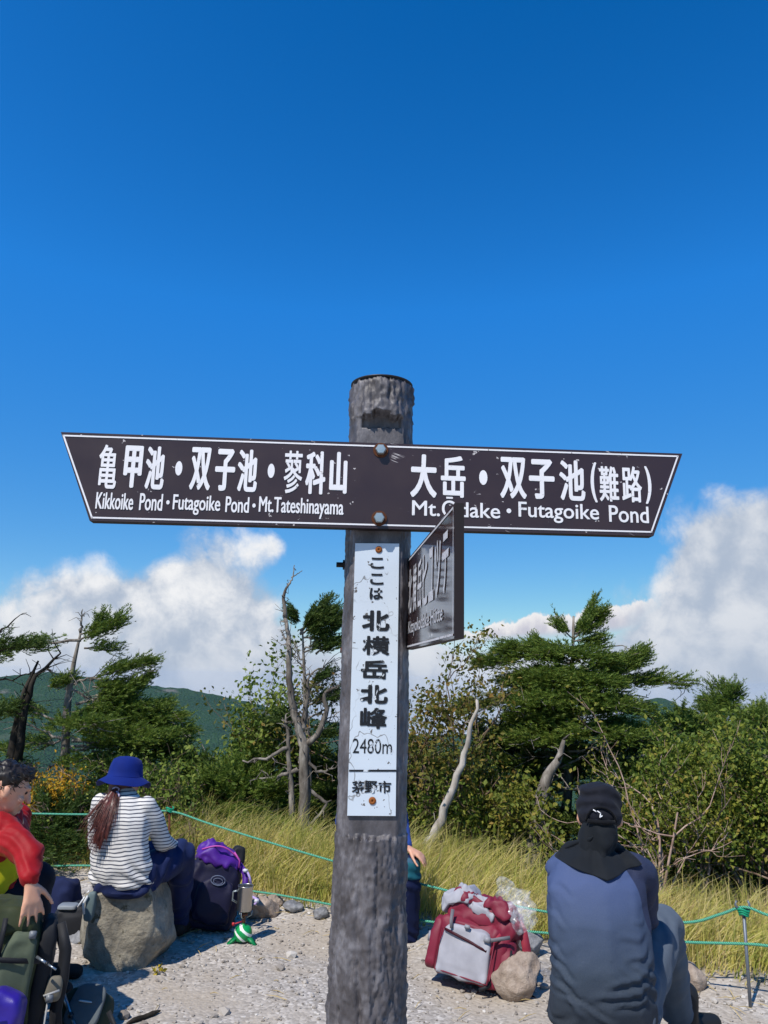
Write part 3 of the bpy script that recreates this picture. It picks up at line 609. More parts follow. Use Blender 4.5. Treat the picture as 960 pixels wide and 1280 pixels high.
def stub():
    Y = 7.3; f = lambda l: [list(p) for p in px3(l, Y)]; b = f([(664, 1075)])[0]; g = ground_at(b[0], Y)
    root = empty('birch_tree', g, 'short thick pale trunk left of the man in the black cap, half hidden by leaves', 'tree'); T = Acc()
    bare(T, [list(g)] + f([(668, 1050), (674, 1010), (683, 972), (698, 948), (706, 925)]), .10, .016, twigs=5, tl=.3, n=14, seed=111, amp=.02); T.obj('trunk', M_bark, root)
stub()

def shrub(name, label, x, y, h, spread, stems, nl, size, leaf, bark=M_twig, lean=(0, 0), low=.25, Y=None, depth=3, thick=.014, rng=None, group=None, cat='shrub', up=.6, jit=.07):
    """many-stemmed shrub rooted on the ground at (x, y); leaves sit along the outer twigs"""
    rng = rng or np.random.default_rng(int(abs(x * 131 + y * 17 + nl))); g = ground_at(x, y)
    root = empty(name, g, label, cat, group); T = Acc(); ends = []
    def grow(p, d, l, r, k):
        n = 4; q = [p]
        for i in range(n):
            d = nrm(d + rng.normal(0, .22, 3) + np.array([lean[0] * .1, lean[1] * .1, .08])); q.append(q[-1] + d * l / n)
        add_tube(T, q, list(np.linspace(r, r * .55, n + 1)), 5, cap=False)
        if k == 0 or l < .1: ends.extend([(a, d) for a in q[1:]]); return
        if k <= 1: ends.extend([(a, d) for a in q[2:]])
        for _ in range(rng.integers(2, 4)):
            j = rng.integers(2, n + 1); grow(q[j], nrm(d + rng.normal(0, .55, 3)), l * rng.uniform(.5, .8), r * .55, k - 1)
    for s in range(stems):
        a = rng.uniform(0, 2 * math.pi); d = nrm(np.array([math.cos(a) * spread * .9 + lean[0], math.sin(a) * spread * .9 + lean[1], 1.0])); 
        grow(np.array(g) + np.array([math.cos(a), math.sin(a), 0]) * rng.uniform(0, .10 * stems ** .5) * min(1, spread) - np.array([0, 0, .03]), d, h * rng.uniform(.34, .6), thick * rng.uniform(.7, 1.2), depth)
    T.obj('stems', bark, root)
    if nl:
        E_ = np.array([e[0] for e in ends]); E_ = E_[E_[:, 2] > g.z + h * low * rng.uniform(.5, 1.2, len(E_))]
        if len(E_) < 5: E_ = np.array([e[0] for e in ends])
        B = E_[rng.integers(0, len(E_), nl)] + rng.normal(0, jit, (nl, 3)); C = Acc(); leaves(C, B, size, 0, rng, up); C.obj('foliage', leaf, root, smooth=False)
    return root
def sx(px, py, Y): p = P(px, py, Y); return p.x
def dwarf(label, px, Y, h, w_, n, leaf=M_fird, seed=0, group=None, top=None):
    """low dense fir: layered pads in all directions over the upper part of a short trunk"""
    x = sx(px, 950, Y); g = ground_at(x, Y); rng = np.random.default_rng(seed + 500); root = empty('dwarf_fir', g, label, 'tree', group); T = Acc(); C = Acc()
    add_tube(T, wiggle(g - Vector((0, 0, .1)), g + Vector((rng.normal(0, .1), 0, h * .93)), 8, .04, seed), list(np.linspace(.05 + .015 * h, .008, 9)), 7)
    c = min(h * .85, w_ * 1.5)                        # depth of the crown
    for k in range(n):
        t = (k + .5) / n; z = g.z + h - c * (1 - .97 * t); a = k * 2.4 + rng.normal(0, .4); l = w_ * (1.0 - .86 * t ** 1.5) * rng.uniform(.7, 1.15)
        d = np.array([math.cos(a), math.sin(a), 0]); p0 = np.array([x, Y, z - .06])
        pad(C, [list(p0), list(p0 + d * l * .55 + [0, 0, .06]), list(p0 + d * l + [0, 0, .07 + rng.normal(.03, .08)])], .14 + .22 * l, int(90 + 190 * l), T, rng=rng, per=20)
    for k in range(3): pad(C, [[x, Y, g.z + h * .9], [x + rng.normal(0, .04), Y + rng.normal(0, .04), g.z + h * (.97 + .02 * k)]], .08, 30, None, rng=rng)
    T.obj('trunk', M_bark, root); C.obj('crown', leaf, root, smooth=False); return root
def hz(py, Y, px=480): return P(px, py, Y).z
def H(px, top, Y): return P(px, top, Y).z - gz(sx(px, top, Y), Y)
# deciduous shrubs: (name, label, px, Y, top px, spread, stems, leaves, size, leaf material, options)
SH = [
 ('birch_shrub', 'olive green leafy shrub behind the bleached dead tree, left of its trunk', 326, 8.6, 868, .30, 9, 5200, .052, M_leafg, dict(low=.15)),
 ('birch_shrub', 'low olive shrub between the bleached dead tree and the signpost', 405, 8.9, 905, .34, 8, 3600, .05, M_leafg, dict(low=.1)),
 ('rowan_shrub', 'tall thin rowan with sparse reddish leaves against the cloud, directly right of the signpost', 538, 8.2, 772, .16, 8, 3600, .05, M_leafr, dict(low=.3, thick=.018)),
 ('rowan_shrub', 'small bushy rowan with olive leaves at the foot of the leaning dead trunk', 565, 8.0, 930, .35, 7, 2600, .045, M_leafm, dict(low=.1)),
 ('rowan_shrub', 'yellow-green shrub in front of the broad fir, left of the man in the black cap', 662, 7.4, 965, .26, 7, 1900, .048, M_leafa, dict(low=.3)),
 ('rowan_shrub', 'shrub of bare pinkish stems with few leaves beside the black cap', 815, 6.15, 905, .20, 7, 900, .036, M_leafa, dict(low=.4, thick=.012, bark=M_pink)),
 ('rowan_shrub', 'thin shrub of tall bare stems behind the rope stake on the right', 862, 6.5, 920, .2, 5, 900, .038, M_leafa, dict(low=.4, thick=.011, bark=M_pink)),
 ('rowan_shrub', 'large mixed green and rust shrub at the right edge above the rope', 930, 6.5, 945, .42, 14, 9000, .04, M_leafm, dict(low=.05)),
 ('rowan_shrub', 'dense olive shrub between the bare pinkish stems and the right edge shrub', 880, 7.2, 915, .42, 12, 7600, .045, M_leafm, dict(low=.05)),
 ('rowan_shrub', 'rust tinged shrub right behind the shoulder of the man in blue', 868, 7.4, 985, .4, 10, 3400, .04, M_leafm, dict(low=.05)),
 ('golden_shrub', 'small golden yellow shrub beside the head of the man in red', 60, 7.3, 966, .3, 8, 2600, .030, M_leafy, dict(low=.45)),
 ('bare_shrub', 'tangle of bare grey twigs left of the woman in the blue hat', 105, 7.3, 955, .55, 12, 500, .03, M_leafm, dict(low=.2, thick=.012)),
 ('rowan_shrub', 'light green thin shrub right behind the blue hat', 214, 7.3, 940, .25, 8, 1300, .04, M_leafg, dict(low=.3)),
 ('bare_shrub', 'pale dry stalks beside the right sleeve of the woman in stripes', 222, 6.6, 1000, .25, 9, 160, .03, M_leafm, dict(low=.3, thick=.007)),
]
for nm, lb, px, Y, top, sp, st, nl, sz, lm, kw in SH:
    h = H(px, top, Y); shrub(nm, lb, sx(px, top, Y), Y, h * 1.0, sp, st, int(nl * 1.35), sz * 1.08, lm, **kw)
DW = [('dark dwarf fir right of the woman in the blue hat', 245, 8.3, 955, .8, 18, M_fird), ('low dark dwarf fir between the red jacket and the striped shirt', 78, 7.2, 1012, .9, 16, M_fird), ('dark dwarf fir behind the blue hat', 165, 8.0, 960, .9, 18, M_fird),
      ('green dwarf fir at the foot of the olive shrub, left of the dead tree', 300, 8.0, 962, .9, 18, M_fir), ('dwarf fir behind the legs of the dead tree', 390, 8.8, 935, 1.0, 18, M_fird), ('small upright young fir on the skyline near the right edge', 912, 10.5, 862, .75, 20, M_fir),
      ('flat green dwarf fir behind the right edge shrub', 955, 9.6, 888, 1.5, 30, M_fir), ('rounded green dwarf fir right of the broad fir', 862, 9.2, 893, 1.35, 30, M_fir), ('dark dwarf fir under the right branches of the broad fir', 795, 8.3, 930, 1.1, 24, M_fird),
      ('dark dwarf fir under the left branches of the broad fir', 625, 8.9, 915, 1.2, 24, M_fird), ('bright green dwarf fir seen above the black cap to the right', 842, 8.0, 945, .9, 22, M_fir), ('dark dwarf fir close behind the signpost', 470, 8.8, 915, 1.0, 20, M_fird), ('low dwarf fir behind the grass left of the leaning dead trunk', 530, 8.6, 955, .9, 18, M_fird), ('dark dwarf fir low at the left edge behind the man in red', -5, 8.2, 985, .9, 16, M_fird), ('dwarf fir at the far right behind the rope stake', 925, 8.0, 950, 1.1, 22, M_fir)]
for i, (lb, px, Y, top, w_, n, lm) in enumerate(DW): dwarf(lb, px, Y, H(px, top, Y), w_, n, lm, i)
# tall grass along the rim
def grass(name, n, seed, emin, emax, label, xr=(-4.5, 4.5), hh=(.26, .5)):
    rng = np.random.default_rng(seed); tx = rng.uniform(*xr, n // 14); te = emin + (emax - emin) * rng.random(n // 14) ** 1.1
    k = rng.integers(0, len(tx), n); x = tx[k] + rng.normal(0, .045, n); e = te[k] + rng.normal(0, .045, n)
    tuft = rng.uniform(0, 2 * math.pi, len(tx))[k]; y = e / .9 + 5.57 - .49 * x
    z = np.array([gz(a, b) for a, b in zip(x, y)]) - .01
    h = rng.uniform(*hh, n) * (.75 + .5 * rng.random(len(tx))[k]) * np.clip(.55 + e, .45, 1) * np.clip(1 - .12 * x, .72, 1); a = tuft + rng.normal(0, .7, n)
    ln = rng.uniform(.15, .85, n) * (.6 + .8 * rng.random(len(tx))[k]); dx, dy = np.cos(a) * ln + .26, np.sin(a) * ln - .05
    B = np.stack([x, y, z], 1); D = np.stack([dx, dy, np.zeros(n)], 1); wv = np.stack([-np.sin(a + 1.2), np.cos(a + 1.2), np.zeros(n)], 1) * rng.uniform(.0022, .0048, n)[:, None]
    rows = []
    for t in (0, .4, .75, 1.0):
        c = B + D * (h * t ** 2 * .9)[:, None] + np.array([0, 0, 1.0]) * (h * (t - .38 * ln * t ** 3))[:, None]
        ww = wv * (1 - t ** 1.6 * .93); rows += [c - ww, c + ww]
    V = np.stack(rows, 1).reshape(-1, 3); i = np.arange(n)[:, None] * 8
    A = Acc()
    for q in range(3): A.add(V if q == 0 else np.zeros((0, 3)), i + np.array([[q * 2, q * 2 + 1, q * 2 + 3, q * 2 + 2]]) - (0 if q == 0 else A.n), 0)
    o = A.obj(name, mat(name + '_blades', None, .55, lambda nt, b: nt.l.new(nt.ramp(nt.m('ADD', nt.m('MULTIPLY', island(nt), .6), nt.m('MULTIPLY', nt.m('SUBTRACT', nt.noise(obco(nt), 2.6, 3), .22), .85), clamp=True), [(0.05, (.13, .19, .03, 1)), (.3, (.36, .38, .07, 1)), (.55, (.60, .52, .14, 1)), (.85, (.70, .56, .27, 1)), (1, (.42, .24, .09, 1))]), b.inputs['Base Color']), .3, trans=.35), None, smooth=False)
    return tag(o, label, 'grass', kind='stuff')
grass('tall_grass', 30000, 3, .10, 1.3, 'tall yellow-green grass bending along the rim behind the rope')
grass('short_grass', 6000, 5, 0.0, .35, 'short straw-coloured grass at the rim of the gravel', hh=(.1, .22))
# ------------------------------------------------------------------ people
class Body:
    """overlapping ellipsoids along limbs, fused into one continuous surface"""
    def __init__(s): s.A = Acc()
    def ball(s, c, r, rot=None):
        V, F = ico(2); r = (r, r, r) if not hasattr(r, '__len__') else r
        V = V * np.array(r)
        if rot is not None: V = V @ np.array(rot.to_3x3()).T
        s.A.add(V + np.array(c), F); return s
    def limb(s, pts, rad, sq=None):
        """tapered limb through the joints; sq=(wide, deep) scales the section in x, y"""
        pts = [Vector(p) for p in pts]
        for a, b, r0, r1 in zip(pts, pts[1:], rad, rad[1:]):
            n = max(2, int((b - a).length / (min(r0, r1) * .35)) + 1)
            for i in range(n + 1):
                t = i / n; r = r0 + (r1 - r0) * t
                s.ball(a.lerp(b, t), r if sq is None else (r * sq[0], r * sq[1], r))
        return s
    def spine(s, keys, rot=None):
        """keys: (centre, rx, ry) joined smoothly; rot turns the section"""
        for (c0, x0, y0), (c1, x1, y1) in zip(keys, keys[1:]):
            c0, c1 = Vector(c0), Vector(c1); n = max(2, int((c1 - c0).length / .014))
            for i in range(n + 1):
                t = i / n; s.ball(c0.lerp(c1, t), (x0 + (x1 - x0) * t, y0 + (y1 - y0) * t, .045), rot)
        return s
    def build(s, name, mats, parent, M=None, voxel=.011, smooth=6, disp=None, mi=None):
        me = s.A.mesh(name, mats); o = bpy.data.objects.new(name, me); COL.objects.link(o)
        m = o.modifiers.new('r', 'REMESH'); m.mode = 'VOXEL'; m.voxel_size = voxel
        if smooth: q = o.modifiers.new('s', 'SMOOTH'); q.iterations = smooth; q.factor = .5
        dg = bpy.context.evaluated_depsgraph_get(); dg.update()
        new = bpy.data.meshes.new_from_object(o.evaluated_get(dg)); bpy.data.objects.remove(o); bpy.data.meshes.remove(me); new.name = name
        if disp:
            N = [v.normal.copy() for v in new.vertices]
            for v, n in zip(new.vertices, N): v.co = v.co + n * disp(v.co, n)
        new.materials.clear()
        for mm in (mats if isinstance(mats, list) else [mats]): new.materials.append(mm)
        for p in new.polygons:
            p.use_smooth = True
            p.material_index = mi(p.center) if mi else 0
        if M: new.transform(M)
        new.update(); return link(bpy.data.objects.new(name, new), parent)
def nz(p, s, seed=0): return noise.noise(Vector((p[0] * s + seed, p[1] * s, p[2] * s)))
def fold(p, d, freq, seed=0, warp=.35):               # soft cloth creases across direction d
    u = p[0] * d[0] + p[1] * d[1] + p[2] * d[2]; u += warp * .12 * nz(p, 5, seed)
    v = math.sin(u * freq); return (abs(v) ** .6) * (1 if v > 0 else -1)
def hand(B, wrist, fdir, pdir, s=1.0, curl=.5, spread=.16, thumb=1):
    """palm and five bent fingers; fdir towards the finger tips, pdir out of the palm"""
    f = Vector(fdir).normalized(); p = Vector(pdir); p = (p - f * p.dot(f)).normalized(); x = f.cross(p)
    w0 = Vector(wrist)
    for k in (-1.2, -.4, .4, 1.2): B.limb([w0, w0 + f * .045 * s + x * k * .008 * s, w0 + f * .085 * s + x * k * .021 * s], [.020 * s, .017 * s, .012 * s])
    for i, (k, l) in enumerate(((-1.5, .072), (-.5, .082), (.5, .078), (1.5, .06))):
        q = w0 + f * .085 * s + x * k * .020 * s; d = (f + x * k * spread * .5); c = curl * (1 + .12 * i)
        for j, (fr, r) in enumerate(((.45, .0092), (.32, .0083), (.23, .0074))):
            d = (d.normalized() + p * c * .55).normalized(); e = q + d * l * fr * s; B.limb([q, e], [r * s, r * .93 * s]); q = e
    q = w0 + f * .03 * s - x * .024 * s * thumb; d = (f * .75 - x * thumb * .75 + p * .25).normalized()
    for fr, r in ((.042, .0125), (.034, .0105), (.026, .009)):
        e = q + d * fr * s; B.limb([q, e], [r * s, r * .93 * s]); q = e; d = (d + f * .35 + p * .25 * curl).normalized()
def head(B, c, rot, s=1.0):
    """c: centre of the skull, local +y is where the face looks"""
    M = Matrix.Translation(c) @ rot.to_4x4(); w = lambda *v: M @ Vector(v)
    B.ball(c, (.077 * s, .094 * s, .098 * s), rot); B.ball(w(0, -.02 * s, .015 * s), (.079 * s, .088 * s, .085 * s), rot)
    B.ball(w(0, .035 * s, -.055 * s), (.060 * s, .055 * s, .062 * s), rot); B.ball(w(0, .062 * s, -.098 * s), (.030 * s, .028 * s, .022 * s), rot)      # jaw, chin
    B.limb([w(0, .092 * s, .012 * s), w(0, .113 * s, -.034 * s)], [.010 * s, .016 * s]); B.ball(w(0, .112 * s, -.036 * s), (.018 * s, .013 * s, .011 * s), rot)   # nose
    B.ball(w(0, .088 * s, .024 * s), (.055 * s, .014 * s, .013 * s), rot)                                                   # brow
    for q in (-1, 1):
        B.ball(w(q * .040 * s, .068 * s, -.032 * s), (.024 * s, .022 * s, .020 * s), rot)                                  # cheek
        B.ball(w(q * .080 * s, -.008 * s, -.018 * s), (.010 * s, .020 * s, .032 * s), rot)                                 # ear
    B.ball(w(0, .095 * s, -.066 * s), (.024 * s, .009 * s, .006 * s), rot); B.ball(w(0, .092 * s, -.078 * s), (.020 * s, .010 * s, .007 * s), rot)
    return M
def eyes(root, M, s=1.0):
    for q in (-1, 1):
        A = Acc(); V, F = ico(2); A.add([M @ Vector((q * .031 * s, .0815 * s, .003 * s)) + Vector(v) * .009 * s for v in V], F); A.obj('eye', M_eye, root)
M_eye = mat('eye', '3a2c26', .25)
def skinf(nt, b):
    nt.l.new(nt.mix(nt.noise(obco(nt), 30, 4), lin('c58d70'), lin('d9a88c')), b.inputs['Base Color']); b.inputs['Subsurface Weight'].default_value = .12; b.inputs['Subsurface Radius'].default_value = (.01, .004, .002)
M_skin = mat('skin', None, .5, skinf, .35)
def weave(col, col2=None, scale=500, rough=.85, fine=.25):
    def f(nt, b):
        v = obco(nt); n = nt.noise(v, 12, 5, .6); c = lin(col); c2 = lin(col2 or col)
        nt.l.new(nt.mix(n, tuple(x * .85 for x in c[:3]) + (1,), tuple(min(1, x * 1.15) for x in c2[:3]) + (1,)), b.inputs['Base Color'])
        bumpit(nt, b, nt.noise(v, scale, 2), fine, .002); b.inputs['Sheen Weight'].default_value = .04
    return f
def cloth(name, col, col2=None, rough=.85, scale=500, spec=.15): return mat(name, None, rough, weave(col, col2, scale), spec)
M_hair = mat('dark_hair', None, .45, lambda nt, b: nt.l.new(nt.ramp(nt.noise(nt.vm('MULTIPLY', obco(nt), (1, 1, .12)), 160, 3), [(.3, lin('0d0a09')), (.7, lin('2a211d'))]), b.inputs['Base Color']), .4)
M_hairb = mat('auburn_hair', None, .4, lambda nt, b: nt.l.new(nt.ramp(nt.noise(nt.vm('MULTIPLY', obco(nt), (1, 1, .10)), 190, 3), [(.3, lin('30150f')), (.55, lin('5a2a20')), (.8, lin('85483a'))]), b.inputs['Base Color']), .45)
def sheet(A, rows, mi=0):                             # grid of points -> quads
    k = len(rows[0]); V = [p for r in rows for p in r]
    A.addl(V, [(j * k + i, j * k + i + 1, (j + 1) * k + i + 1, (j + 1) * k + i) for j in range(len(rows) - 1) for i in range(k - 1)], mi)

# --- man in the blue shirt, seated on the right with his back to us
def man():
    Y = 3.1; c = P(751, 1235, Y); bx = c.x
    g = Vector((bx, Y, gz(bx, Y))); root = empty('person', g, 'man seated with his back turned, black cap and neck cloth, blue long-sleeved shirt, grey trousers', 'person')
    W_ = lambda x, y, z: Vector((bx + x, Y + y, z))
    pel = W_(.0, .0, .44); sh = lambda q: W_(.022 + (.168 if q > 0 else -.118), .10 + (.02 if q > 0 else .05), .905)
    hd = W_(.062, .165, 1.085); hrot = Matrix.Rotation(R(-12), 3, 'Z') @ Matrix.Rotation(R(-14), 3, 'X')
    elbR, wrR = W_(.255, .26, .68), W_(.30, .47, .62); elbL, wrL = W_(-.03, .34, .62), W_(.08, .48, .58)
    kneeR, ankR = P(829, 1158, Y + .46), P(846, 1262, Y + .80); kneeL, ankL = W_(.10, .52, .56), W_(.14, .72, .12)
    hipR, hipL = W_(.10, .02, .45), W_(-.065, .02, .45)
    B = Body(); head(B, hd, hrot, 1.0)
    B.limb([hd + Vector((0, -.02, -.05)), W_(.02, .11, .93)], [.055, .062])
    B.spine([(pel, .155, .105), (W_(0, -.01, .62), .145, .10), (W_(.005, .03, .80), .165, .105), (W_(.01, .09, .90), .08, .06)])
    for q, e, wv in ((1, elbR, wrR), (-1, elbL, wrL)): B.limb([sh(q) + Vector((-q * .03, 0, -.05)), e, wv], [.036, .036, .028])
    hand(B, wrR, (-.1, .7, -.5), (-.9, 0, -.3), 1.0, .6, thumb=-1); hand(B, wrL, (.6, .6, -.4), (0, -.2, -.9), 1.0, .6)
    for h, k, a in ((hipR, kneeR, ankR), (hipL, kneeL, ankL)): B.limb([h, k, a], [.08, .058, .04])
    B.build('body', M_skin, root, voxel=.009, smooth=4)
    # shirt
    S = Body(); S.spine([(W_(.0, -.01, .425), .205, .128), (W_(.0, -.022, .48), .198, .13), (W_(.002, -.022, .60), .190, .125), (W_(.006, .012, .74), .198, .122), (W_(.012, .058, .85), .196, .112), (W_(.014, .092, .905), .158, .09), (W_(.012, .12, .955), .075, .07)])
    for q, e, wv in ((1, elbR, wrR), (-1, elbL, wrL)): S.limb([sh(q) + Vector((-q * .03, -.02, -.015)), sh(q) + Vector((max(0, q) * .012, 0, -.03)), e, wv.lerp(e, .1)], [.075, .068, .054, .040])
    CR = []
    for x0, y0, x1, y1, w0, dp in ((818, 1192, 788, 1212, .013, .006), (822, 1212, 762, 1244, .013, .010), (820, 1236, 745, 1258, .013, .010), (815, 1250, 770, 1266, .011, .008), (692, 1192, 712, 1200, .012, .007), (692, 1210, 722, 1226, .012, .009), (694, 1232, 735, 1262, .012, .009), (700, 1248, 770, 1270, .010, .008),
                                  (816, 1158, 800, 1168, .013, .003), (816, 1176, 778, 1186, .014, .004), (808, 1098, 788, 1116, .015, .004), (700, 1120, 726, 1128, .014, .005), (694, 1150, 716, 1160, .012, .005)):
        q0, q1 = P(x0, y0, Y - .12), P(x1, y1, Y - .13); CR.append((q0.x, q0.z, q1.x, q1.z, w0, dp))
    def d(p, n):
        lx, lz = p.x - bx, p.z; lo = max(0, min(1, (.70 - lz) / .2)); sd = min(1, abs(lx) / .12)
        a = .0045 * nz(p, 7, 1) + .0014 * nz(p, 22, 2)
        a += .0085 * fold((p.x, p.y, p.z + .25 * lx * lx), (.32 if lx > 0 else -.22, 0, 1), 88, 3, 2.2) * lo * (.25 + .75 * sd) * max(0, min(1, .5 + 2.2 * nz(p, 4.5, 6)))
        if n.y < .3:
            for (x0, z0, x1, z1, w0, dp) in CR:
                ex, ez = x1 - x0, z1 - z0; L2 = ex * ex + ez * ez; t = ((p.x - x0) * ex + (p.z - z0) * ez) / L2
                if -.1 < t < 1.1:
                    ds = ((p.x - x0) * ez - (p.z - z0) * ex) / math.sqrt(L2) + .012 * math.sin(t * 5); f = max(0, min(1, t * 3 + .3, (1 - t) * 3 + .3)); a += dp * f * (math.exp(-((ds - w0 * 1.1) / w0) ** 2) - math.exp(-(ds / (w0 * .8)) ** 2))
        a += .004 * fold(p, (-.5 if lx > 0 else .5, 0, 1), 62, 9, 1.6) * max(0, 1 - abs(lz - .80) / .09) * max(0, min(1, (abs(lx) - .10) / .06))
        if p.y - Y > .14: a += .004 * fold(p, (.3, .8, .4), 75, 4, 1.0)
        return a * (1 if lz < .87 else .5)
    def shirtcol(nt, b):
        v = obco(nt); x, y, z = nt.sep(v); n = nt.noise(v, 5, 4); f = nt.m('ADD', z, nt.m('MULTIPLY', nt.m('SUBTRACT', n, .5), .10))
        c = nt.ramp(f, [(.44, lin('10171f')), (.60, lin('222f3e')), (.74, lin('2f3e58')), (.87, lin('384870'))])  # colour darkens from blue at the shoulders to near-black slate at the hem
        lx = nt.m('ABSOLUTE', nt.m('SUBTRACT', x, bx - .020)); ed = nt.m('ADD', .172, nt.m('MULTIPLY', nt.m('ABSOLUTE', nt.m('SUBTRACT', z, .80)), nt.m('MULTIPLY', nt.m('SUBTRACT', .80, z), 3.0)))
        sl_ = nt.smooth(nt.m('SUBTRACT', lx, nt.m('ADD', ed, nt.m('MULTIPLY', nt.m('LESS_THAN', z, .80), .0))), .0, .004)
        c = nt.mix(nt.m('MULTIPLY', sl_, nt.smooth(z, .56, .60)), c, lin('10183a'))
        nt.l.new(nt.mix(nt.m('MULTIPLY', nt.noise(v, 420, 2), .22), c, (.22, .25, .30, 1)), b.inputs['Base Color']); bumpit(nt, b, nt.noise(v, 700, 2), .2, .002)
    sv = S.build('shirt', mat('blue_graded_knit', None, .75, shirtcol, .2), root, voxel=.0085, smooth=7, disp=d)
    # trousers
    T = Body(); T.spine([(W_(.005, -.005, .28), .20, .15), (W_(.005, -.01, .36), .196, .15), (W_(0, -.01, .46), .165, .115)])
    for h, k, a in ((hipR, kneeR, ankR), (hipL, kneeL, ankL)): T.limb([h + Vector((0, 0, -.02)), h.lerp(k, .55) + Vector((0, 0, .01)), k + Vector((0, 0, .01)), k.lerp(a, .5), a], [.118 if h is hipR else .10, .105, .084, .080, .074])
    T.build('trousers', mat('ribbed_slate_trousers', None, .85, weave('4a535e', '58616c', 300), .1), root, voxel=.0095, smooth=5,
            disp=lambda p, n: .006 * fold(p, (.7, .3, -.5), 55, 6, 1.3) * (.4 + .6 * abs(nz(p, 6, 3))) + .004 * nz(p, 9, 4))
    for a, toe in ((ankR, P(890, 1262, Y + .93)), (ankL, ankL + Vector((.08, .18, -.07)))):
        hl = Vector((a.x, a.y, .055)); tz = Vector((toe.x, toe.y, .050)); K = Body(); K.limb([hl, hl.lerp(tz, .55) + Vector((0, 0, .012)), tz], [.055, .052, .042]); K.limb([Vector((a.x, a.y, .20)).lerp(Vector((tz.x, tz.y, .2)), .25), hl.lerp(tz, .2)], [.062, .058])
        K.build('boot', mat('black_boot', '1b1c1e', .6), root, voxel=.009, smooth=3)
    # cap, strap arch and neck cloth
    K = Body(); Mh = Matrix.Translation(hd) @ hrot.to_4x4(); w = lambda *v: Mh @ Vector(v)
    K.ball(w(0, -.012, .030), (.092, .108, .088), hrot); K.ball(w(0, -.018, .066), (.086, .100, .062), hrot); K.ball(w(0, -.022, -.008), (.0905, .102, .060), hrot)
    K.ball(w(0, .12, .02), (.075, .07, .012), hrot)
    def dc(p, n): q = Mh.inverted() @ p; return .004 * fold(p, (.25, .2, 1), 70, 2, 1.3) * max(0, min(1, (q.z + .02) / .05)) + .003 * nz(p, 15, 2)
    cap = K.build('cap', cloth('black_cap_cloth', '15161d', '1d1f28', .8), root, voxel=.0065, smooth=4, disp=dc)
    A = Acc(); arc = [w(.056 * math.cos(t), -.100 - .022 * math.sin(t), -.036 + .050 * math.sin(t)) for t in np.linspace(0, math.pi, 14)]
    add_tube(A, arc, .0045, 6); add_tube(A, [w(-.05, -.106, -.036), w(-.025, -.118, -.039), w(0, -.121, -.040), w(.025, -.118, -.039), w(.05, -.106, -.036)], .008, 8); A.obj('strap', cloth('cap_strap', '0d0e12'), cap)
    A = Acc(); 
    for a, b in (((-.014, .030), (-.002, .022)), ((-.002, .022), (-.006, .006)), ((-.006, .006), (.004, .014)), ((-.03, .034), (-.018, .027))): add_tube(A, [w(a[0], -.1245, a[1] - .030), w(b[0], -.1265, b[1] - .030)], .0022, 5)
    A.obj('logo', mat('white_logo', 'e6e6e6', .6), cap)
    K = Body(); K.limb([w(0, -.050, -.055), W_(.022, .115, .955)], [.070, .080], (1.0, .95)); K.limb([w(.008, -.095, -.075), w(.012, -.088, -.11)], [.030, .034]); 
    K.limb([w(.012, -.088, -.10), W_(.03, .045, .965), W_(.028, .005, .905)], [.022, .016, .008])
    K.build('neck_cloth_knot', cloth('black_neck_cloth', '121519', '1b1f24', .8), root, voxel=.008, smooth=3, disp=lambda p, n: .004 * fold(p, (1, 0, .4), 90, 7))
    rows = []
    from mathutils.bvhtree import BVHTree
    bv = BVHTree.FromPolygons([v.co[:] for v in sv.data.vertices], [tuple(p.vertices) for p in sv.data.polygons])
    for j in range(31):
        t = j / 30; r = []
        for i in range(45):
            u = i / 22 - 1; wd_ = .088 + .066 * t ** .6; x = .026 + u * wd_
            zb = .885 + .045 * abs(u) ** 1.05; zt = 1.035 - .05 * abs(u); z = zt + (zb - zt) * t
            h = bv.ray_cast(W_(x, -.6, z), Vector((0, 1, 0)))[0]; yy = (h.y - Y) if h else .16
            y = min(yy, .115 + .03 * abs(u)) - .009 - .007 * math.sin(u * 10 + 1.5 * math.sin(t * 3 + u * 2)) * (.35 + .65 * t) - .004 * math.sin(u * 23 + t * 5) * (1 - t) - .010 * math.exp(-(u / .16) ** 2) * (1 - .4 * t)
            k_ = min(1, t * 1.5); k_ = k_ * k_ * (3 - 2 * k_); yt = .050 + .095 * u * u - .010 * math.sin(u * 14) * (1 - abs(u)); y = yt * (1 - k_) + y * k_
            r.append(W_(x, y, z))
        rows.append(r)
    A = Acc(); sheet(A, rows); o = A.obj('neck_cloth', cloth('black_neck_cloth', '121519', '1b1f24', .8), root); md = o.modifiers.new('t', 'SOLIDIFY'); md.thickness = .004; md.offset = 0
    return root
man()

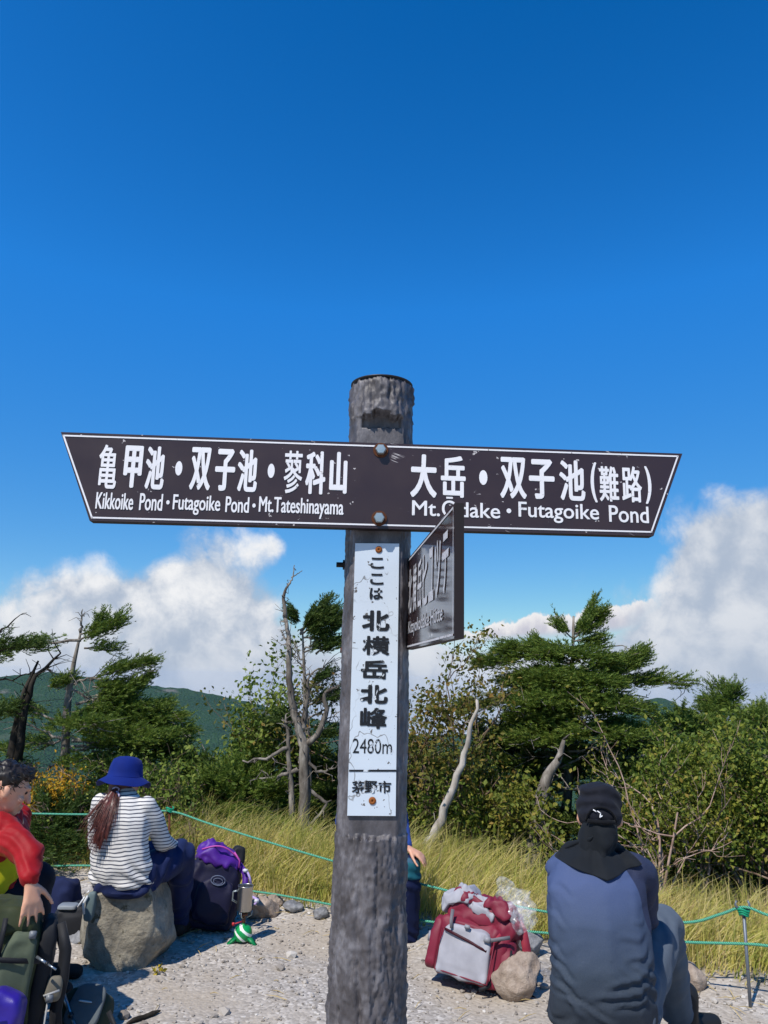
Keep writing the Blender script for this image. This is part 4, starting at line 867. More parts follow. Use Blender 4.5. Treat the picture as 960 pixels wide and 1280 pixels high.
# --- woman in stripes and a blue hat, seated on the rock
def woman():
    Y = 4.70; c = P(152, 1138, Y); bx = c.x; sz_ = c.z
    g = Vector((bx, Y, gz(bx, Y))); root = empty('person', g, 'woman seated on a boulder, blue bucket hat, brown ponytail, striped top and navy trousers', 'person')
    TW = R(-16)                                       # turned a little to the right
    Q = lambda x, y, z: Vector((bx + x * math.cos(TW) - y * math.sin(TW) - .075 * max(0, z - .4) / .6, Y + x * math.sin(TW) + y * math.cos(TW), z)); Rz = Matrix.Rotation(TW, 3, 'Z')
    s0 = .40
    hd = P(156, 976, Y + .08); hrot = Rz @ Matrix.Rotation(R(-14), 3, 'X') 
    sh = lambda q: Q(q * .150, .03, s0 + .455)
    elR, wrR = Q(.175, .14, s0 + .24), Q(.14, .34, s0 + .17); elL, wrL = Q(-.215, .06, s0 + .22), Q(-.14, .30, s0 + .16)
    knR, anR = Q(.17, .34, s0 + .13), Q(.06, .56, .11); knL, anL = Q(-.04, .42, s0 + .10), Q(-.04, .58, .11)
    B = Body(); head(B, hd, hrot, .95); B.limb([hd + Vector((0, -.02, -.05)), Q(0, .03, s0 + .50)], [.048, .052])
    B.spine([(Q(0, 0, s0 + .06), .15, .10), (Q(0, -.01, s0 + .22), .125, .09), (Q(0, .0, s0 + .40), .15, .09), (Q(0, .02, s0 + .50), .08, .06)], Rz)
    for q, e, wv in ((1, elR, wrR), (-1, elL, wrL)): B.limb([sh(q), e, wv], [.042, .034, .024])
    hand(B, wrR, (.1, .8, -.5), (0, -.3, -.9), .92); hand(B, wrL, (.5, .7, -.4), (0, -.3, -.9), .92, thumb=-1)
    for h, k, a in ((Q(.09, .04, s0 + .07), knR, anR), (Q(-.09, .04, s0 + .07), knL, anL)): B.limb([h, k, a], [.075, .052, .036])
    B.build('body', M_skin, root, voxel=.009, smooth=4)
    S = Body(); S.spine([(Q(.0, -.012, s0 + .055), .198, .135), (Q(0, -.018, s0 + .13), .190, .128), (Q(0, -.02, s0 + .25), .176, .115), (Q(0, -.008, s0 + .38), .184, .112), (Q(0, .01, s0 + .455), .160, .092), (Q(0, .03, s0 + .51), .075, .065)], Rz)
    for q, e, wv in ((1, elR, wrR), (-1, elL, wrL)): S.limb([sh(q) + Vector((0, 0, -.01)), sh(q).lerp(e, .4) + Rz @ Vector((q * .006, 0, 0)), e, wv.lerp(e, .12)], [.062, .060, .053, .036])
    def d(p, n):
        lz = p.z - s0; return .007 * fold(p, (.35, .1, 1), 66, 3, 1.1) * max(0, min(1, (.24 - lz) / .12)) + .0045 * nz(p, 9, 2) + .002 * nz(p, 24, 2)
    def stripes(nt, b):
        v = obco(nt); x, y, z = nt.sep(v); u = nt.m('ADD', z, nt.m('MULTIPLY', nt.noise(v, 4, 3), .05)); u = nt.m('ADD', u, nt.m('MULTIPLY', nt.m('SUBTRACT', x, bx), -.05))
        f = nt.m('FRACT', nt.m('DIVIDE', u, .0192)); k = nt.m('MULTIPLY', nt.smooth(f, .60, .68), nt.smooth(f, .99, .92))
        nt.l.new(nt.mix(k, lin('d2cec8'), lin('4c4e58')), b.inputs['Base Color']); bumpit(nt, b, nt.noise(v, 600, 2), .2, .002)
    S.build('striped_top', mat('striped_jersey', None, .85, stripes, .15), root, voxel=.0085, smooth=6, disp=d)
    T = Body(); T.spine([(Q(0, 0, s0 + .01), .195, .145), (Q(0, -.005, s0 + .06), .180, .13)], Rz)
    for h, k, a in ((Q(.09, .04, s0 + .07), knR, anR), (Q(-.09, .04, s0 + .07), knL, anL)): T.limb([h, k, a], [.108, .090, .060])
    T.build('trousers', mat('navy_trousers', None, .7, weave('101a3c', '18244c', 300), .2), root, voxel=.010, smooth=5, disp=lambda p, n: .006 * fold(p, (.6, .6, -.5), 55, 8, 1.2))
    for a in (anR, anL):
        K = Body(); K.limb([a + Vector((0, -.02, -.055)), a + Vector((.03, .17, -.07))], [.045, .036]); K.build('boot', mat('brown_boot', '2b221c', .7), root, voxel=.01, smooth=3)
    # hat: crown and drooping brim
    Mh = Matrix.Translation(hd + Vector((0, -.004, .012))) @ (Rz @ Matrix.Rotation(R(-8), 3, 'X')).to_4x4(); w = lambda *v: Mh @ Vector(v)
    prof = [(.001, .128), (.05, .124), (.082, .108), (.094, .08), (.101, .045), (.106, .014), (.110, .010), (.130, -.006), (.158, -.028), (.160, -.031), (.157, -.031), (.128, -.012), (.106, .004)]
    A = Acc(); rows = []
    for r, z in prof: rows.append([w(r * math.cos(t) * .93, r * math.sin(t) * 1.05, z + (.010 * math.sin(3 * t + 1) + .005 * math.sin(5 * t)) * max(0, (r - .10) / .05)) for t in np.linspace(0, 2 * math.pi, 49)])
    sheet(A, rows); hat = A.obj('bucket_hat', mat('royal_blue_hat', None, .8, weave('081c5e', '0b2470', 400), .15), root)
    A = Acc(); add_tube(A, [w(.1085 * math.cos(t) * .93, .1085 * math.sin(t) * 1.05, .011) for t in np.linspace(0, 2 * math.pi, 40)], .0022, 5); A.obj('hat_seam', cloth('hat_seam', '08206e'), hat)
    # hair: cap of hair and a ponytail of strands
    K = Body(); K.ball(hd + hrot @ Vector((0, -.018, .01)), (.082, .092, .095), hrot); K.ball(hd + hrot @ Vector((0, -.045, -.05)), (.066, .05, .05), hrot)
    hair = K.build('hair', M_hairb, root, voxel=.009, smooth=3)
    K = Body(); tie_ = hd + hrot @ Vector((.02, -.100, -.062)); tv = lambda x, y, z: tie_ + Vector((x, y, z))
    for ex, ey, ez, r in ((-.055, -.045, -.27, .022), (-.02, -.05, -.30, .024), (.010, -.045, -.255, .018), (-.085, -.035, -.215, .018), (-.125, -.02, -.15, .013), (-.035, -.045, -.28, .024)):
        K.limb([tie_, tv(ex * .35 + .003, -.050, ez * .32), tv(ex * .75, ey * .9 - .055, ez * .70), tv(ex * 1.05, ey - .075, ez)], [.017, r * 1.05, r * .85, .004])
    def hr(p, n): u = (p.x - tie_.x) / max(.08, (tie_.z - p.z) + .05); return .0035 * noise.noise(Vector((u * 26, p.y * 20, p.z * 3))) + .002 * noise.noise(Vector((u * 60, p.y * 40, p.z * 5)))
    K.build('ponytail', M_hairb, hair, voxel=.0055, smooth=3, disp=hr)
    A = Acc(); rng = np.random.default_rng(8); tie = hd + hrot @ Vector((.02, -.098, -.062)); 
    for k in range(240):
        a, b = rng.normal(0, 1), rng.normal(0, 1); u = rng.random(); l = rng.uniform(.22, .33) * (1 - .25 * (abs(a) > 1.2))
        o = Vector((a * .010, abs(b) * -.006, rng.normal(0, .008))); e = Vector((-.035 + a * .040 - .02 * u, -.125 - abs(b) * .012, -l)); 
        if k % 8 == 0: e = Vector((-.12 + rng.normal(0, .012), -.07, -rng.uniform(.10, .16)))
        m = Vector((-.012 + a * .030, -.085 - abs(b) * .014, -l * .42)); q = [tie + o]
        for t in (.33, .66, 1.0): q.append(tie + o * (1 - t) ** 2 + m * 2 * t * (1 - t) + e * t * t)
        add_tube(A, q, [.0010, .0014, .0012, .0004], 3, cap=False)
    A.obj('loose_hair', M_hairb, hair)
    A = Acc(); add_tube(A, [tie + Vector((.015 * math.cos(t), -.004 + .004 * math.sin(t * 2), .013 * math.sin(t))) for t in np.linspace(0, 2 * math.pi, 16)], .007, 6); add_tube(A, [tie + Vector((.012, -.02, -.005)), tie + Vector((.03, -.028, -.02)), tie + Vector((.026, -.02, -.045))], .006, 6)
    A.obj('hair_tie', mat('pale_hair_tie', 'c9c0dc', .5), hair)
    return root
woman()

# --- man in the red jacket at the left edge
def redman():
    Y = 3.85; c = P(0, 1130, Y); bx = c.x - .10
    g = Vector((bx, Y, gz(bx, Y))); root = empty('person', g, 'black-haired man in a red jacket over yellow, hand resting on a green rucksack', 'person')
    W_ = lambda x, y, z: Vector((bx + x, Y + y, z)); hd = P(11, 984, Y + .06) ; hrot = Matrix.Rotation(R(-62), 3, 'Z') @ Matrix.Rotation(R(-20), 3, 'X')
    shR = P(8, 1040, Y - .02) + Vector((-.03, 0, .0)); elR = P(36, 1068, Y - .10); wrR = P(37, 1100, Y - .20); el2 = P(30, 1085, Y - .12)
    shL = shR + Vector((-.10, .34, 0)); neck = (shR + shL) / 2 + Vector((.02, -.04, .05))
    s0 = .40; pel = W_(-.12, .05, s0 + .06); chest = (shR + shL) / 2 + Vector((-.02, 0, -.08))
    knR, anR = P(46, 1100, Y + .25), W_(.12, .36, .11); knL, anL = P(30, 1092, Y + .45), W_(.08, .60, .11)
    B = Body(); Mh = head(B, hd, hrot, .98); B.limb([hd + hrot @ Vector((0, -.025, -.05)), neck], [.056, .06])
    mid = pel.lerp(chest, .5)
    B.limb([pel, mid, chest, neck], [.13, .12, .125, .06]); B.limb([shR, elR, wrR], [.05, .04, .028]); B.limb([shL, shL + Vector((-.02, .1, -.25)), shL + Vector((.08, .10, -.42))], [.05, .04, .028])
    hand(B, wrR, P(41, 1140, Y - .21) - P(37, 1100, Y - .20), (-.5, .6, -.2), 1.12, .28, .35, thumb=-1); hand(B, shL + Vector((.08, .10, -.42)), (.3, .3, -.8), (0, -.3, -1), 1.0)
    for h, k, a in ((pel + Vector((.02, -.08, 0)), knR, anR), (pel + Vector((.02, .12, 0)), knL, anL)): B.limb([h, k, a], [.08, .055, .04])
    B.build('body', M_skin, root, voxel=.0075, smooth=3); eyes(root, Mh, .98)
    J = Body(); J.limb([shR + Vector((-.02, .02, 0)), shR.lerp(elR, .5) + Vector((.02, -.01, 0)), elR, wrR.lerp(elR, .12)], [.078, .074, .066, .046]); J.limb([shL, shL + Vector((-.02, .1, -.25)), shL + Vector((.07, .10, -.40))], [.085, .07, .05])
    J.limb([chest + Vector((-.05, -.02, -.28)), chest + Vector((-.03, 0, 0)), neck + Vector((-.015, 0, -.06))], [.165, .165, .088]); J.limb([shR, chest, shL], [.09, .12, .09]); J.limb([neck + Vector((-.01, 0, -.05)), neck + Vector((-.012, 0, -.005))], [.085, .072])
    J.build('jacket', mat('red_shell_jacket', None, .6, weave('840c13', '9a1118', 200), .2), root, voxel=.0085, smooth=4,
            disp=lambda p, n: .006 * fold(p, (.5, .2, 1), 85, 3, 1.5) * (.3 + .7 * abs(nz(p, 7, 1))) + .007 * nz(p, 13, 6) + .003 * nz(p, 30, 2))
    Z = Body(); Z.limb([pel + Vector((.03, -.04, .06)), mid + Vector((.045, -.05, 0)), chest + Vector((.04, -.04, -.10))], [.115, .12, .10]); Z.build('shirt', cloth('yellow_shirt', 'b5b018', 'c8c222'), root, voxel=.012, smooth=4, disp=lambda p, n: .005 * nz(p, 14, 2))
    T = Body(); T.limb([pel + Vector((-.02, -.05, -.02)), pel + Vector((-.02, .12, -.02))], [.15, .15])
    for h, k, a in ((pel + Vector((.02, -.08, 0)), knR, anR), (pel + Vector((.02, .12, 0)), knL, anL)): T.limb([h, k, a], [.11, .085, .06])
    T.build('trousers', cloth('black_trousers', '14161d', '1c1f2a'), root, voxel=.011, smooth=4, disp=lambda p, n: .005 * fold(p, (.6, .4, .6), 60, 2))
    for a in (anR, anL):
        K = Body(); K.limb([a + Vector((-.02, 0, -.05)), a + Vector((.17, .06, -.068))], [.048, .038]); K.build('boot', mat('dark_boot', '1e1c1a', .7), root, voxel=.011, smooth=3)
    K = Body(); w = lambda *v: Mh @ Vector(v); K.ball(w(0, -.022, .042), (.086, .094, .078), hrot); K.ball(w(0, .045, .082), (.070, .045, .034), hrot); K.ball(w(0, -.062, -.008), (.072, .045, .058), hrot)
    hair = K.build('hair', M_hair, root, voxel=.007, smooth=2, disp=lambda p, n: .009 * nz(p, 26, 2) + .006 * nz((p.x, p.y, p.z * .5), 70, 5))
    A = Acc(); rng = np.random.default_rng(3); vs = hair.data.vertices
    for k in rng.integers(0, len(vs), 260):
        p, n = vs[k].co, vs[k].normal; t = (n * .5 + Vector(rng.normal(0, .45, 3)) + hrot @ Vector((0, .6, -.1))).normalized(); add_tube(A, [p - n * .004, p + t * .012 + n * .004, p + t * .026], [.0022, .0018, .0005], 3, cap=False)
    A.obj('hair_strands', M_hair, hair); return root
redman()

# --- hiker mostly hidden behind the signpost
def hidden():
    Y = 5.25; c = P(462, 1160, Y); bx = c.x; g = Vector((bx, Y, gz(bx, Y))); root = empty('person', g, 'seated hiker in blue and navy, almost hidden behind the signpost, one hand on a knee', 'person')
    W_ = lambda x, y, z: Vector((bx + x, Y + y, z)); hd = P(463, 985, Y + .05); s0 = .36; kn = P(510, 1086, Y - .02); an = P(509, 1178, Y + .02); kn2 = W_(-.05, .42, .55)
    shR = W_(.15, .06, s0 + .50); el = W_(.19, .12, s0 + .30); wr = P(509, 1060, Y - .03)
    B = Body(); head(B, hd, Matrix.Rotation(R(-20), 3, 'Z')); B.limb([hd + Vector((0, 0, -.06)), W_(0, .04, s0 + .53)], [.05, .058])
    B.spine([(W_(0, 0, s0 + .06), .13, .085), (W_(0, 0, s0 + .27), .115, .075), (W_(0, .025, s0 + .44), .11, .07)]); B.limb([shR, el, wr], [.045, .036, .026]); hand(B, wr, (.75, -.15, -.35), (.1, .2, -.9), 1.0, .5, .25)
    B.limb([W_(.1, .02, s0 + .06), kn, an], [.08, .055, .04]); B.limb([W_(-.1, .02, s0 + .06), kn2, W_(-.03, .6, .1)], [.08, .055, .04]); B.build('body', M_skin, root, voxel=.0085, smooth=3)
    S = Body(); S.spine([(W_(0, 0, s0 + .05), .17, .12), (W_(0, 0, s0 + .25), .155, .11), (W_(0, .02, s0 + .42), .165, .11), (W_(0, .04, s0 + .53), .07, .065)]); S.limb([shR, el, wr.lerp(el, .15)], [.062, .054, .042]); S.limb([W_(-.15, .06, s0 + .5), W_(-.2, .2, s0 + .3), W_(-.08, .4, s0 + .25)], [.062, .054, .042])
    S.build('jacket', cloth('blue_jacket', '26407e', '2f4c92'), root, voxel=.011, smooth=4, disp=lambda p, n: .005 * nz(p, 12, 3))
    T = Body(); T.limb([W_(0, 0, s0), W_(0, .05, s0 + .02)], [.16, .16]); T.limb([W_(.1, .02, s0 + .05), kn, kn.lerp(an, .5), an], [.115, .088, .084, .072]); T.limb([W_(-.1, .02, s0 + .05), kn2, W_(-.03, .6, .1)], [.11, .09, .065])
    def tm(nt, b):
        v = obco(nt); z = nt.sep(v)[2]; c = nt.ramp(nt.m('ADD', z, nt.m('MULTIPLY', nt.noise(v, 6, 2), .06)), [(.405, lin('141c3a')), (.41, lin('1d5560')), (.50, lin('1d5560')), (.505, lin('37566a')), (.53, lin('37566a')), (.535, lin('151f44'))], 'LINEAR')
        nt.l.new(c, b.inputs['Base Color'])
    T.build('trousers', mat('navy_teal_trousers', None, .8, tm, .15), root, voxel=.011, smooth=4, disp=lambda p, n: .007 * nz(p, 9, 5) + .006 * fold(p, (.4, .3, .9), 60, 4, 1.8))
    K = Body(); K.ball(hd + Vector((0, -.01, .02)), (.085, .1, .095)); K.build('hair', M_hair, root, voxel=.01, smooth=3)
    for a in (an, W_(-.03, .6, .1)): K = Body(); K.limb([a + Vector((0, -.02, -.03)), a + Vector((.03, .16, -.05))], [.05, .04]); K.build('boot', mat('dark_boot', '1e1c1a', .7), root, voxel=.011, smooth=3)
hidden()
# ------------------------------------------------------------------ stones and gravel
def rockmat(name, a, b, c, moss=None):
    def f(nt, bs):
        v = obco(nt); n = nt.noise(v, 7, 8, .68); n2 = nt.noise(v, 34, 4, .6)
        k = nt.ramp(nt.m('ADD', nt.m('MULTIPLY', n, .7), nt.m('MULTIPLY', n2, .3)), [(.32, lin(a)), (.5, lin(b)), (.68, lin(c))])
        if moss: k = nt.mix(nt.smooth(nt.noise(v, 11, 5, .7), .58, .68), k, lin(moss))
        nt.l.new(k, bs.inputs['Base Color']); bumpit(nt, bs, nt.m('ADD', n, nt.m('MULTIPLY', n2, .5)), .9, .02)
    return mat(name, None, .92, f, .15)
M_rock = rockmat('lichened_andesite', '6a6355', '8f8777', 'aca38f', '57523f'); M_rockt = rockmat('tan_andesite', '7a6a5c', '9c8b7c', 'b8a898'); M_rockg = rockmat('grey_andesite', '5c5c5e', '7c7c7e', '9a9a9a')
def rock_mesh(dims, seed, cuts=9, sub=4, rough=.05):
    V, F = ico(sub); rng = np.random.default_rng(seed); V = V.copy()
    for _ in range(cuts):
        n = nrm(rng.normal(0, 1, 3)); h = rng.uniform(.55, .82); d = V @ n; V = V - np.outer(np.maximum(0, d - h), n)
    V = V / np.abs(V).max(0); V = V * np.array(dims) / 2
    N = nrm(V / (np.array(dims) ** 2)); s = max(dims)
    o = np.array([noise.noise(Vector(v / s * 4 + seed)) + .5 * noise.noise(Vector(v / s * 11 + seed)) + .25 * noise.noise(Vector(v / s * 26)) for v in V])
    return V + N * (o * rough * s)[:, None], F
def rock(label, x, y, dims, seed, m=M_rock, rz=0.0, tilt=0.0, sink=.12, group=None, name='boulder', sub=4):
    V, F = rock_mesh(dims, seed, sub=sub); Mx = np.array((Matrix.Rotation(rz, 3, 'Z') @ Matrix.Rotation(tilt, 3, 'Y'))); V = V @ Mx.T
    A = Acc(); z0 = gz(x, y) - V[:, 2].min() - sink * dims[2]; A.add(V, F); o = A.obj(name, m); o.location = (x, y, z0); return tag(o, label, 'rock', group)
# the woman's seat: a squared boulder
def seat():
    g = G(163, 1214); x, y = g.x - .09, g.y + .13; V, F = ico(5); V = V.copy()
    for n, h in (((0, 0, 1), .62), ((0, -1, .05), .60), ((1, -.1, .22), .62), ((-1, -.25, .1), .60), ((.1, 1, 0), .7), ((.55, -.8, -.2), .74), ((-.6, -.75, -.25), .72), ((0, 0, -1), .6), ((-.3, .1, 1), .62), ((.8, -.2, -.6), .72), ((-.75, -.2, -.75), .66)):
        n = np.array(n) / np.linalg.norm(n); d = V @ n; V = V - np.outer(np.maximum(0, d - h), n)
    V = V / np.abs(V).max(0) * np.array((.275, .21, .225)); 
    o = np.array([noise.noise(Vector(v * 9)) * .016 + noise.noise(Vector(v * 24)) * .007 + noise.noise(Vector(v * 60)) * .0028 for v in V]); V = V + nrm(V) * o[:, None]
    A = Acc(); A.add(V, F); ob = A.obj('boulder', M_rock); ob.location = (x, y, .195); ob.rotation_euler = (R(3), R(-4), R(8)); tag(ob, 'big squarish lichened boulder the woman in stripes sits on', 'rock')
seat()
g = G(649, 1253); rock('angular tan boulder leaning against the red and white backpack', g.x, g.y + .05, (.26, .18, .26), 11, M_rockt, .3, .25, .10)
g = G(664, 1205); rock('grey rock half hidden behind the tan boulder by the red backpack', g.x, g.y + .05, (.17, .15, .14), 12, M_rockg)
g = G(322, 1150); rock('tan stone just behind the steel cup on the stove', g.x + .02, g.y + .08, (.24, .20, .17), 13, M_rockt, .5)
g = G(305, 1142); rock('pale low stone left of the steel cup on the stove', g.x - .03, g.y + .12, (.20, .16, .10), 19, M_rockt, .2)
g = G(366, 1146); rock('small blue-grey stone between the stove and the signpost', g.x, g.y + .05, (.15, .12, .075), 14, M_rockg, .2)
g = G(335, 1140); rock('small tan stone between the steel cup and the blue-grey stone', g.x + .03, g.y + .08, (.16, .13, .09), 15, M_rockt, .9)
g = G(400, 1150); rock('pale little stone close to the left side of the signpost', g.x, g.y, (.13, .1, .07), 16, M_rockg, .4)
g = G(873, 1246); rock('pinkish tan rock behind the black boot at the right', g.x, g.y + .14, (.22, .18, .17), 17, M_rockt, .4, .2)
g = G(95, 1180); rock('blue-grey stone in the shade left of the big boulder', g.x, g.y + .05, (.14, .13, .10), 18, M_rockg, .1)
# the rock under the man in blue, mostly hidden by him
V0 = P(757, 1235, 3.1); rock('grey rock the man in blue sits on', V0.x, 3.16, (.46, .40, .42), 21, M_rockg, .2, 0, .1)
V0 = P(462, 1160, 5.25); rock('grey rock under the hiker behind the signpost', V0.x, 5.28, (.42, .38, .36), 22, M_rockg, .6, 0, .1)
V0 = P(-10, 1130, 3.85); rock('dark rock under the man in the red jacket', V0.x - .22, 3.9, (.44, .42, .38), 23, M_rockg, 0, 0, .1)
def pebbles():
    rng = np.random.default_rng(9); A = Acc(); T = [rock_mesh((1, .8, .6), 40 + k, 5, 1, .05) for k in range(6)] 
    n = 0
    while n < 7000:
        x = rng.uniform(-4.2, 3.6); y = 3.5 + 3.6 * rng.random() ** 1.2
        e = edge(x, y)
        if e > .3 + rng.normal(0, .1): continue
        if nz((x, y, 0), 1.1, 4) < -.25 and rng.random() < .55: continue
        s = .006 * rng.pareto(2.6) + .007
        if s > .055: continue
        V, F = T[rng.integers(6)]; a = rng.uniform(0, 6.28); c, q = math.cos(a), math.sin(a)
        A.add(np.stack([V[:, 0] * c - V[:, 1] * q, V[:, 0] * q + V[:, 1] * c, V[:, 2]], 1) * s * 1.6 + np.array([x, y, gz(x, y) + s * .25]), F); n += 1
    def pm(nt, b):
        nt.l.new(nt.mix(nt.m('MULTIPLY', nt.noise(obco(nt), 60, 3), .3), nt.ramp(island(nt), [(0, lin('726b63')), (.5, lin('a0988e')), (.85, lin('b4ada3')), (1, lin('d0cac1'))]), lin('7b7066')), b.inputs['Base Color'])
    tag(A.obj('gravel', mat('gravel_stones', None, .9, pm, .2), None, False), 'loose grey and tan gravel scattered over the summit clearing', 'gravel', kind='stuff')
pebbles()
def litter():
    rng = np.random.default_rng(19); A = Acc()
    for _ in range(520):
        x = rng.uniform(-3.5, 3); y = 5.57 - .49 * x + rng.normal(-.05, .16) if rng.random() < .7 else rng.uniform(4, 6)
        if edge(x, y) > .35: continue
        a = rng.uniform(0, 6.28); l = rng.uniform(.03, .14); p = Vector((x, y, gz(x, y) + .006)); d = Vector((math.cos(a), math.sin(a), rng.uniform(0, .25))) * l
        add_tube(A, [p, p + d * .5 + Vector((0, 0, .006)), p + d], [.0018, .0022, .0008], 3, cap=False)
    tag(A.obj('dry_straw', mat('straw', 'b09a66', .8), None, False), 'dry straw and twigs fallen along the grassy rim', 'straw', kind='stuff')
litter()
# ------------------------------------------------------------------ rope fence
def fence():
    yl = lambda px: 1 / (1 / 6.35 + (1 / 4.37 - 1 / 6.35) * (px - 212) / (930 - 212)) if px > 212 else 6.35 + (212 - px) / 230 * .35
    f = P(935, 1258, 4.37); root = empty('rope_fence', Vector((f.x, f.y, gz(f.x, f.y))), 'green twin-rope barrier on thin metal stakes along the edge of the clearing', 'fence')
    def ropemat(nt, b):
        v = obco(nt); x, y, z = nt.sep(v); s = nt.m('SINE', nt.m('MULTIPLY', nt.m('ADD', nt.m('SUBTRACT', x, nt.m('MULTIPLY', y, .6)), nt.m('MULTIPLY', z, 1.4)), 420))
        nt.l.new(nt.mix(nt.smooth(s, .2, .8), nt.mix(nt.noise(v, 3, 3), lin('0b6e4c'), lin('1f8a68')), lin('7fbfa6')), b.inputs['Base Color']); bumpit(nt, b, s, .5, .003)
    Mr = mat('green_rope', None, .6, ropemat, .3)
    def rope(l):
        pts = [P(x, y, yl(x)) for x, y in l]; q = []; 
        for i in range(len(pts) - 1):
            p0, p1, p2, p3 = pts[max(i - 1, 0)], pts[i], pts[i + 1], pts[min(i + 2, len(pts) - 1)]
            for k in range(8):
                t = k / 8; q.append(.5 * (2 * p1 + (p2 - p0) * t + (2 * p0 - 5 * p1 + 4 * p2 - p3) * t * t + (3 * p1 - p0 - 3 * p2 + p3) * t ** 3))
        A = Acc(); add_tube(A, q + [pts[-1]], .0072, 8); A.obj('rope', Mr, root)
    rope([(-60, 1014), (-10, 1016), (40, 1017), (105, 1018), (160, 1017), (212, 1014), (260, 1029), (330, 1051), (415, 1076), (470, 1091), (530, 1106), (600, 1123), (690, 1141), (780, 1151), (860, 1153), (900, 1143), (930, 1134), (960, 1144), (1010, 1158)])
    rope([(-60, 1092), (5, 1087), (60, 1083), (105, 1082), (160, 1084), (212, 1086), (290, 1109), (350, 1119), (415, 1131), (500, 1147), (590, 1158), (645, 1163), (690, 1167), (780, 1174), (865, 1178), (935, 1180), (965, 1183), (1010, 1188)])
    def stake(px, pt, pb, m, r, pig):
        Y = yl(px[0]); a = P(px[0], pt, Y); b = P(px[1], pb, Y); b.z = min(b.z, gz(b.x, b.y)) - .05; A = Acc(); add_tube(A, [b, a], r, 10)
        if pig:
            for s in (-1, 1): add_tube(A, [a + Vector((0, 0, -.01)), a + Vector((s * .018, .0, .03)), a + Vector((s * .038, .01, .055)), a + Vector((s * .03, .01, .075))], r * .7, 8)
        else: add_tube(A, [a + Vector((.022 * math.cos(t), 0, .02 + .024 * math.sin(t))) for t in np.linspace(-1.4, 4.4, 16)], r * .75, 8)
        o = A.obj('stake', m, root); K = Acc()
        for k in range(3): add_tube(K, [a + Vector(((.020 + .004 * k) * math.cos(t), (.018) * math.sin(t), .012 + .011 * k + .006 * math.sin(2 * t))) for t in np.linspace(0, 6.28, 18)], .006, 6)
        K.obj('knot', mat('rope_knot', '159069', .6, bump=(300, .5, .002)), o); return o
    stake((930, 938), 1146, 1258, mat('weathered_steel', '6f757c', .5, metal=.5, bump=(120, .4, .002)), .0085, True)
    o = stake((212, 212), 1016, 1085, M_rust, .009, False); o['label'] = 'rusty brown stake with a loop on top'
fence()
# ------------------------------------------------------------------ rucksacks and kit
def softbox(A, c, dims, rot=None, e=.35, taper=(1, 1), wr=.012, seed=0, n=26, mi=0, sag=0.0, fr=9):
    """a stuffed cloth box: superellipsoid with creases"""
    V = []; F = []; c = Vector(c)
    def sp(x, p): return math.copysign(abs(x) ** p, x)
    m = n * 2
    for j in range(n + 1):
        ph = -math.pi / 2 + math.pi * j / n
        for i in range(m):
            th = 2 * math.pi * i / m; x = sp(math.cos(ph), e) * sp(math.cos(th), e); y = sp(math.cos(ph), e) * sp(math.sin(th), e); z = sp(math.sin(ph), e)
            k = taper[0] + (taper[1] - taper[0]) * (z + 1) / 2; p = Vector((x * k * dims[0] / 2, y * k * dims[1] / 2, z * dims[2] / 2))
            nn = Vector((x / dims[0], y / dims[1], z / dims[2])).normalized()
            cr = abs(noise.noise(p * fr + Vector((seed, 0, 0)))); p += nn * wr * (1.2 * (.35 - cr) + .6 * noise.noise(p * fr * 2.6 + Vector((0, seed, 0))))
            p.x += sag * max(0, z) ** 2
            V.append((rot @ p if rot else p) + c)
    F = [(j * m + i, j * m + (i + 1) % m, (j + 1) * m + (i + 1) % m, (j + 1) * m + i) for j in range(n) for i in range(m)]
    A.addl(V, F, mi)
def ribbon(A, pts, w_, th, mi=0, side=None):          # webbing strap
    pts = [Vector(p) for p in pts]; V = []; k = len(pts)
    for i, p in enumerate(pts):
        t = (pts[min(i + 1, k - 1)] - pts[max(i - 1, 0)]).normalized(); s = (Vector(side) if side else t.cross(Vector((0, -1, .2)))); s = (s - t * s.dot(t)).normalized(); n = t.cross(s)
        V += [p + s * w_ / 2 - n * th / 2, p + s * w_ / 2 + n * th / 2, p - s * w_ / 2 + n * th / 2, p - s * w_ / 2 - n * th / 2]
    F = [(i * 4 + j, i * 4 + (j + 1) % 4, i * 4 + 4 + (j + 1) % 4, i * 4 + 4 + j) for i in range(k - 1) for j in range(4)] + [(3, 2, 1, 0), tuple((k - 1) * 4 + j for j in range(4))]
    A.addl(V, F, mi)
M_black = cloth('black_nylon', '101114', '18191e', .65, 700, .3)
M_buckle = mat('black_plastic', '16171a', .4, spec=.5)
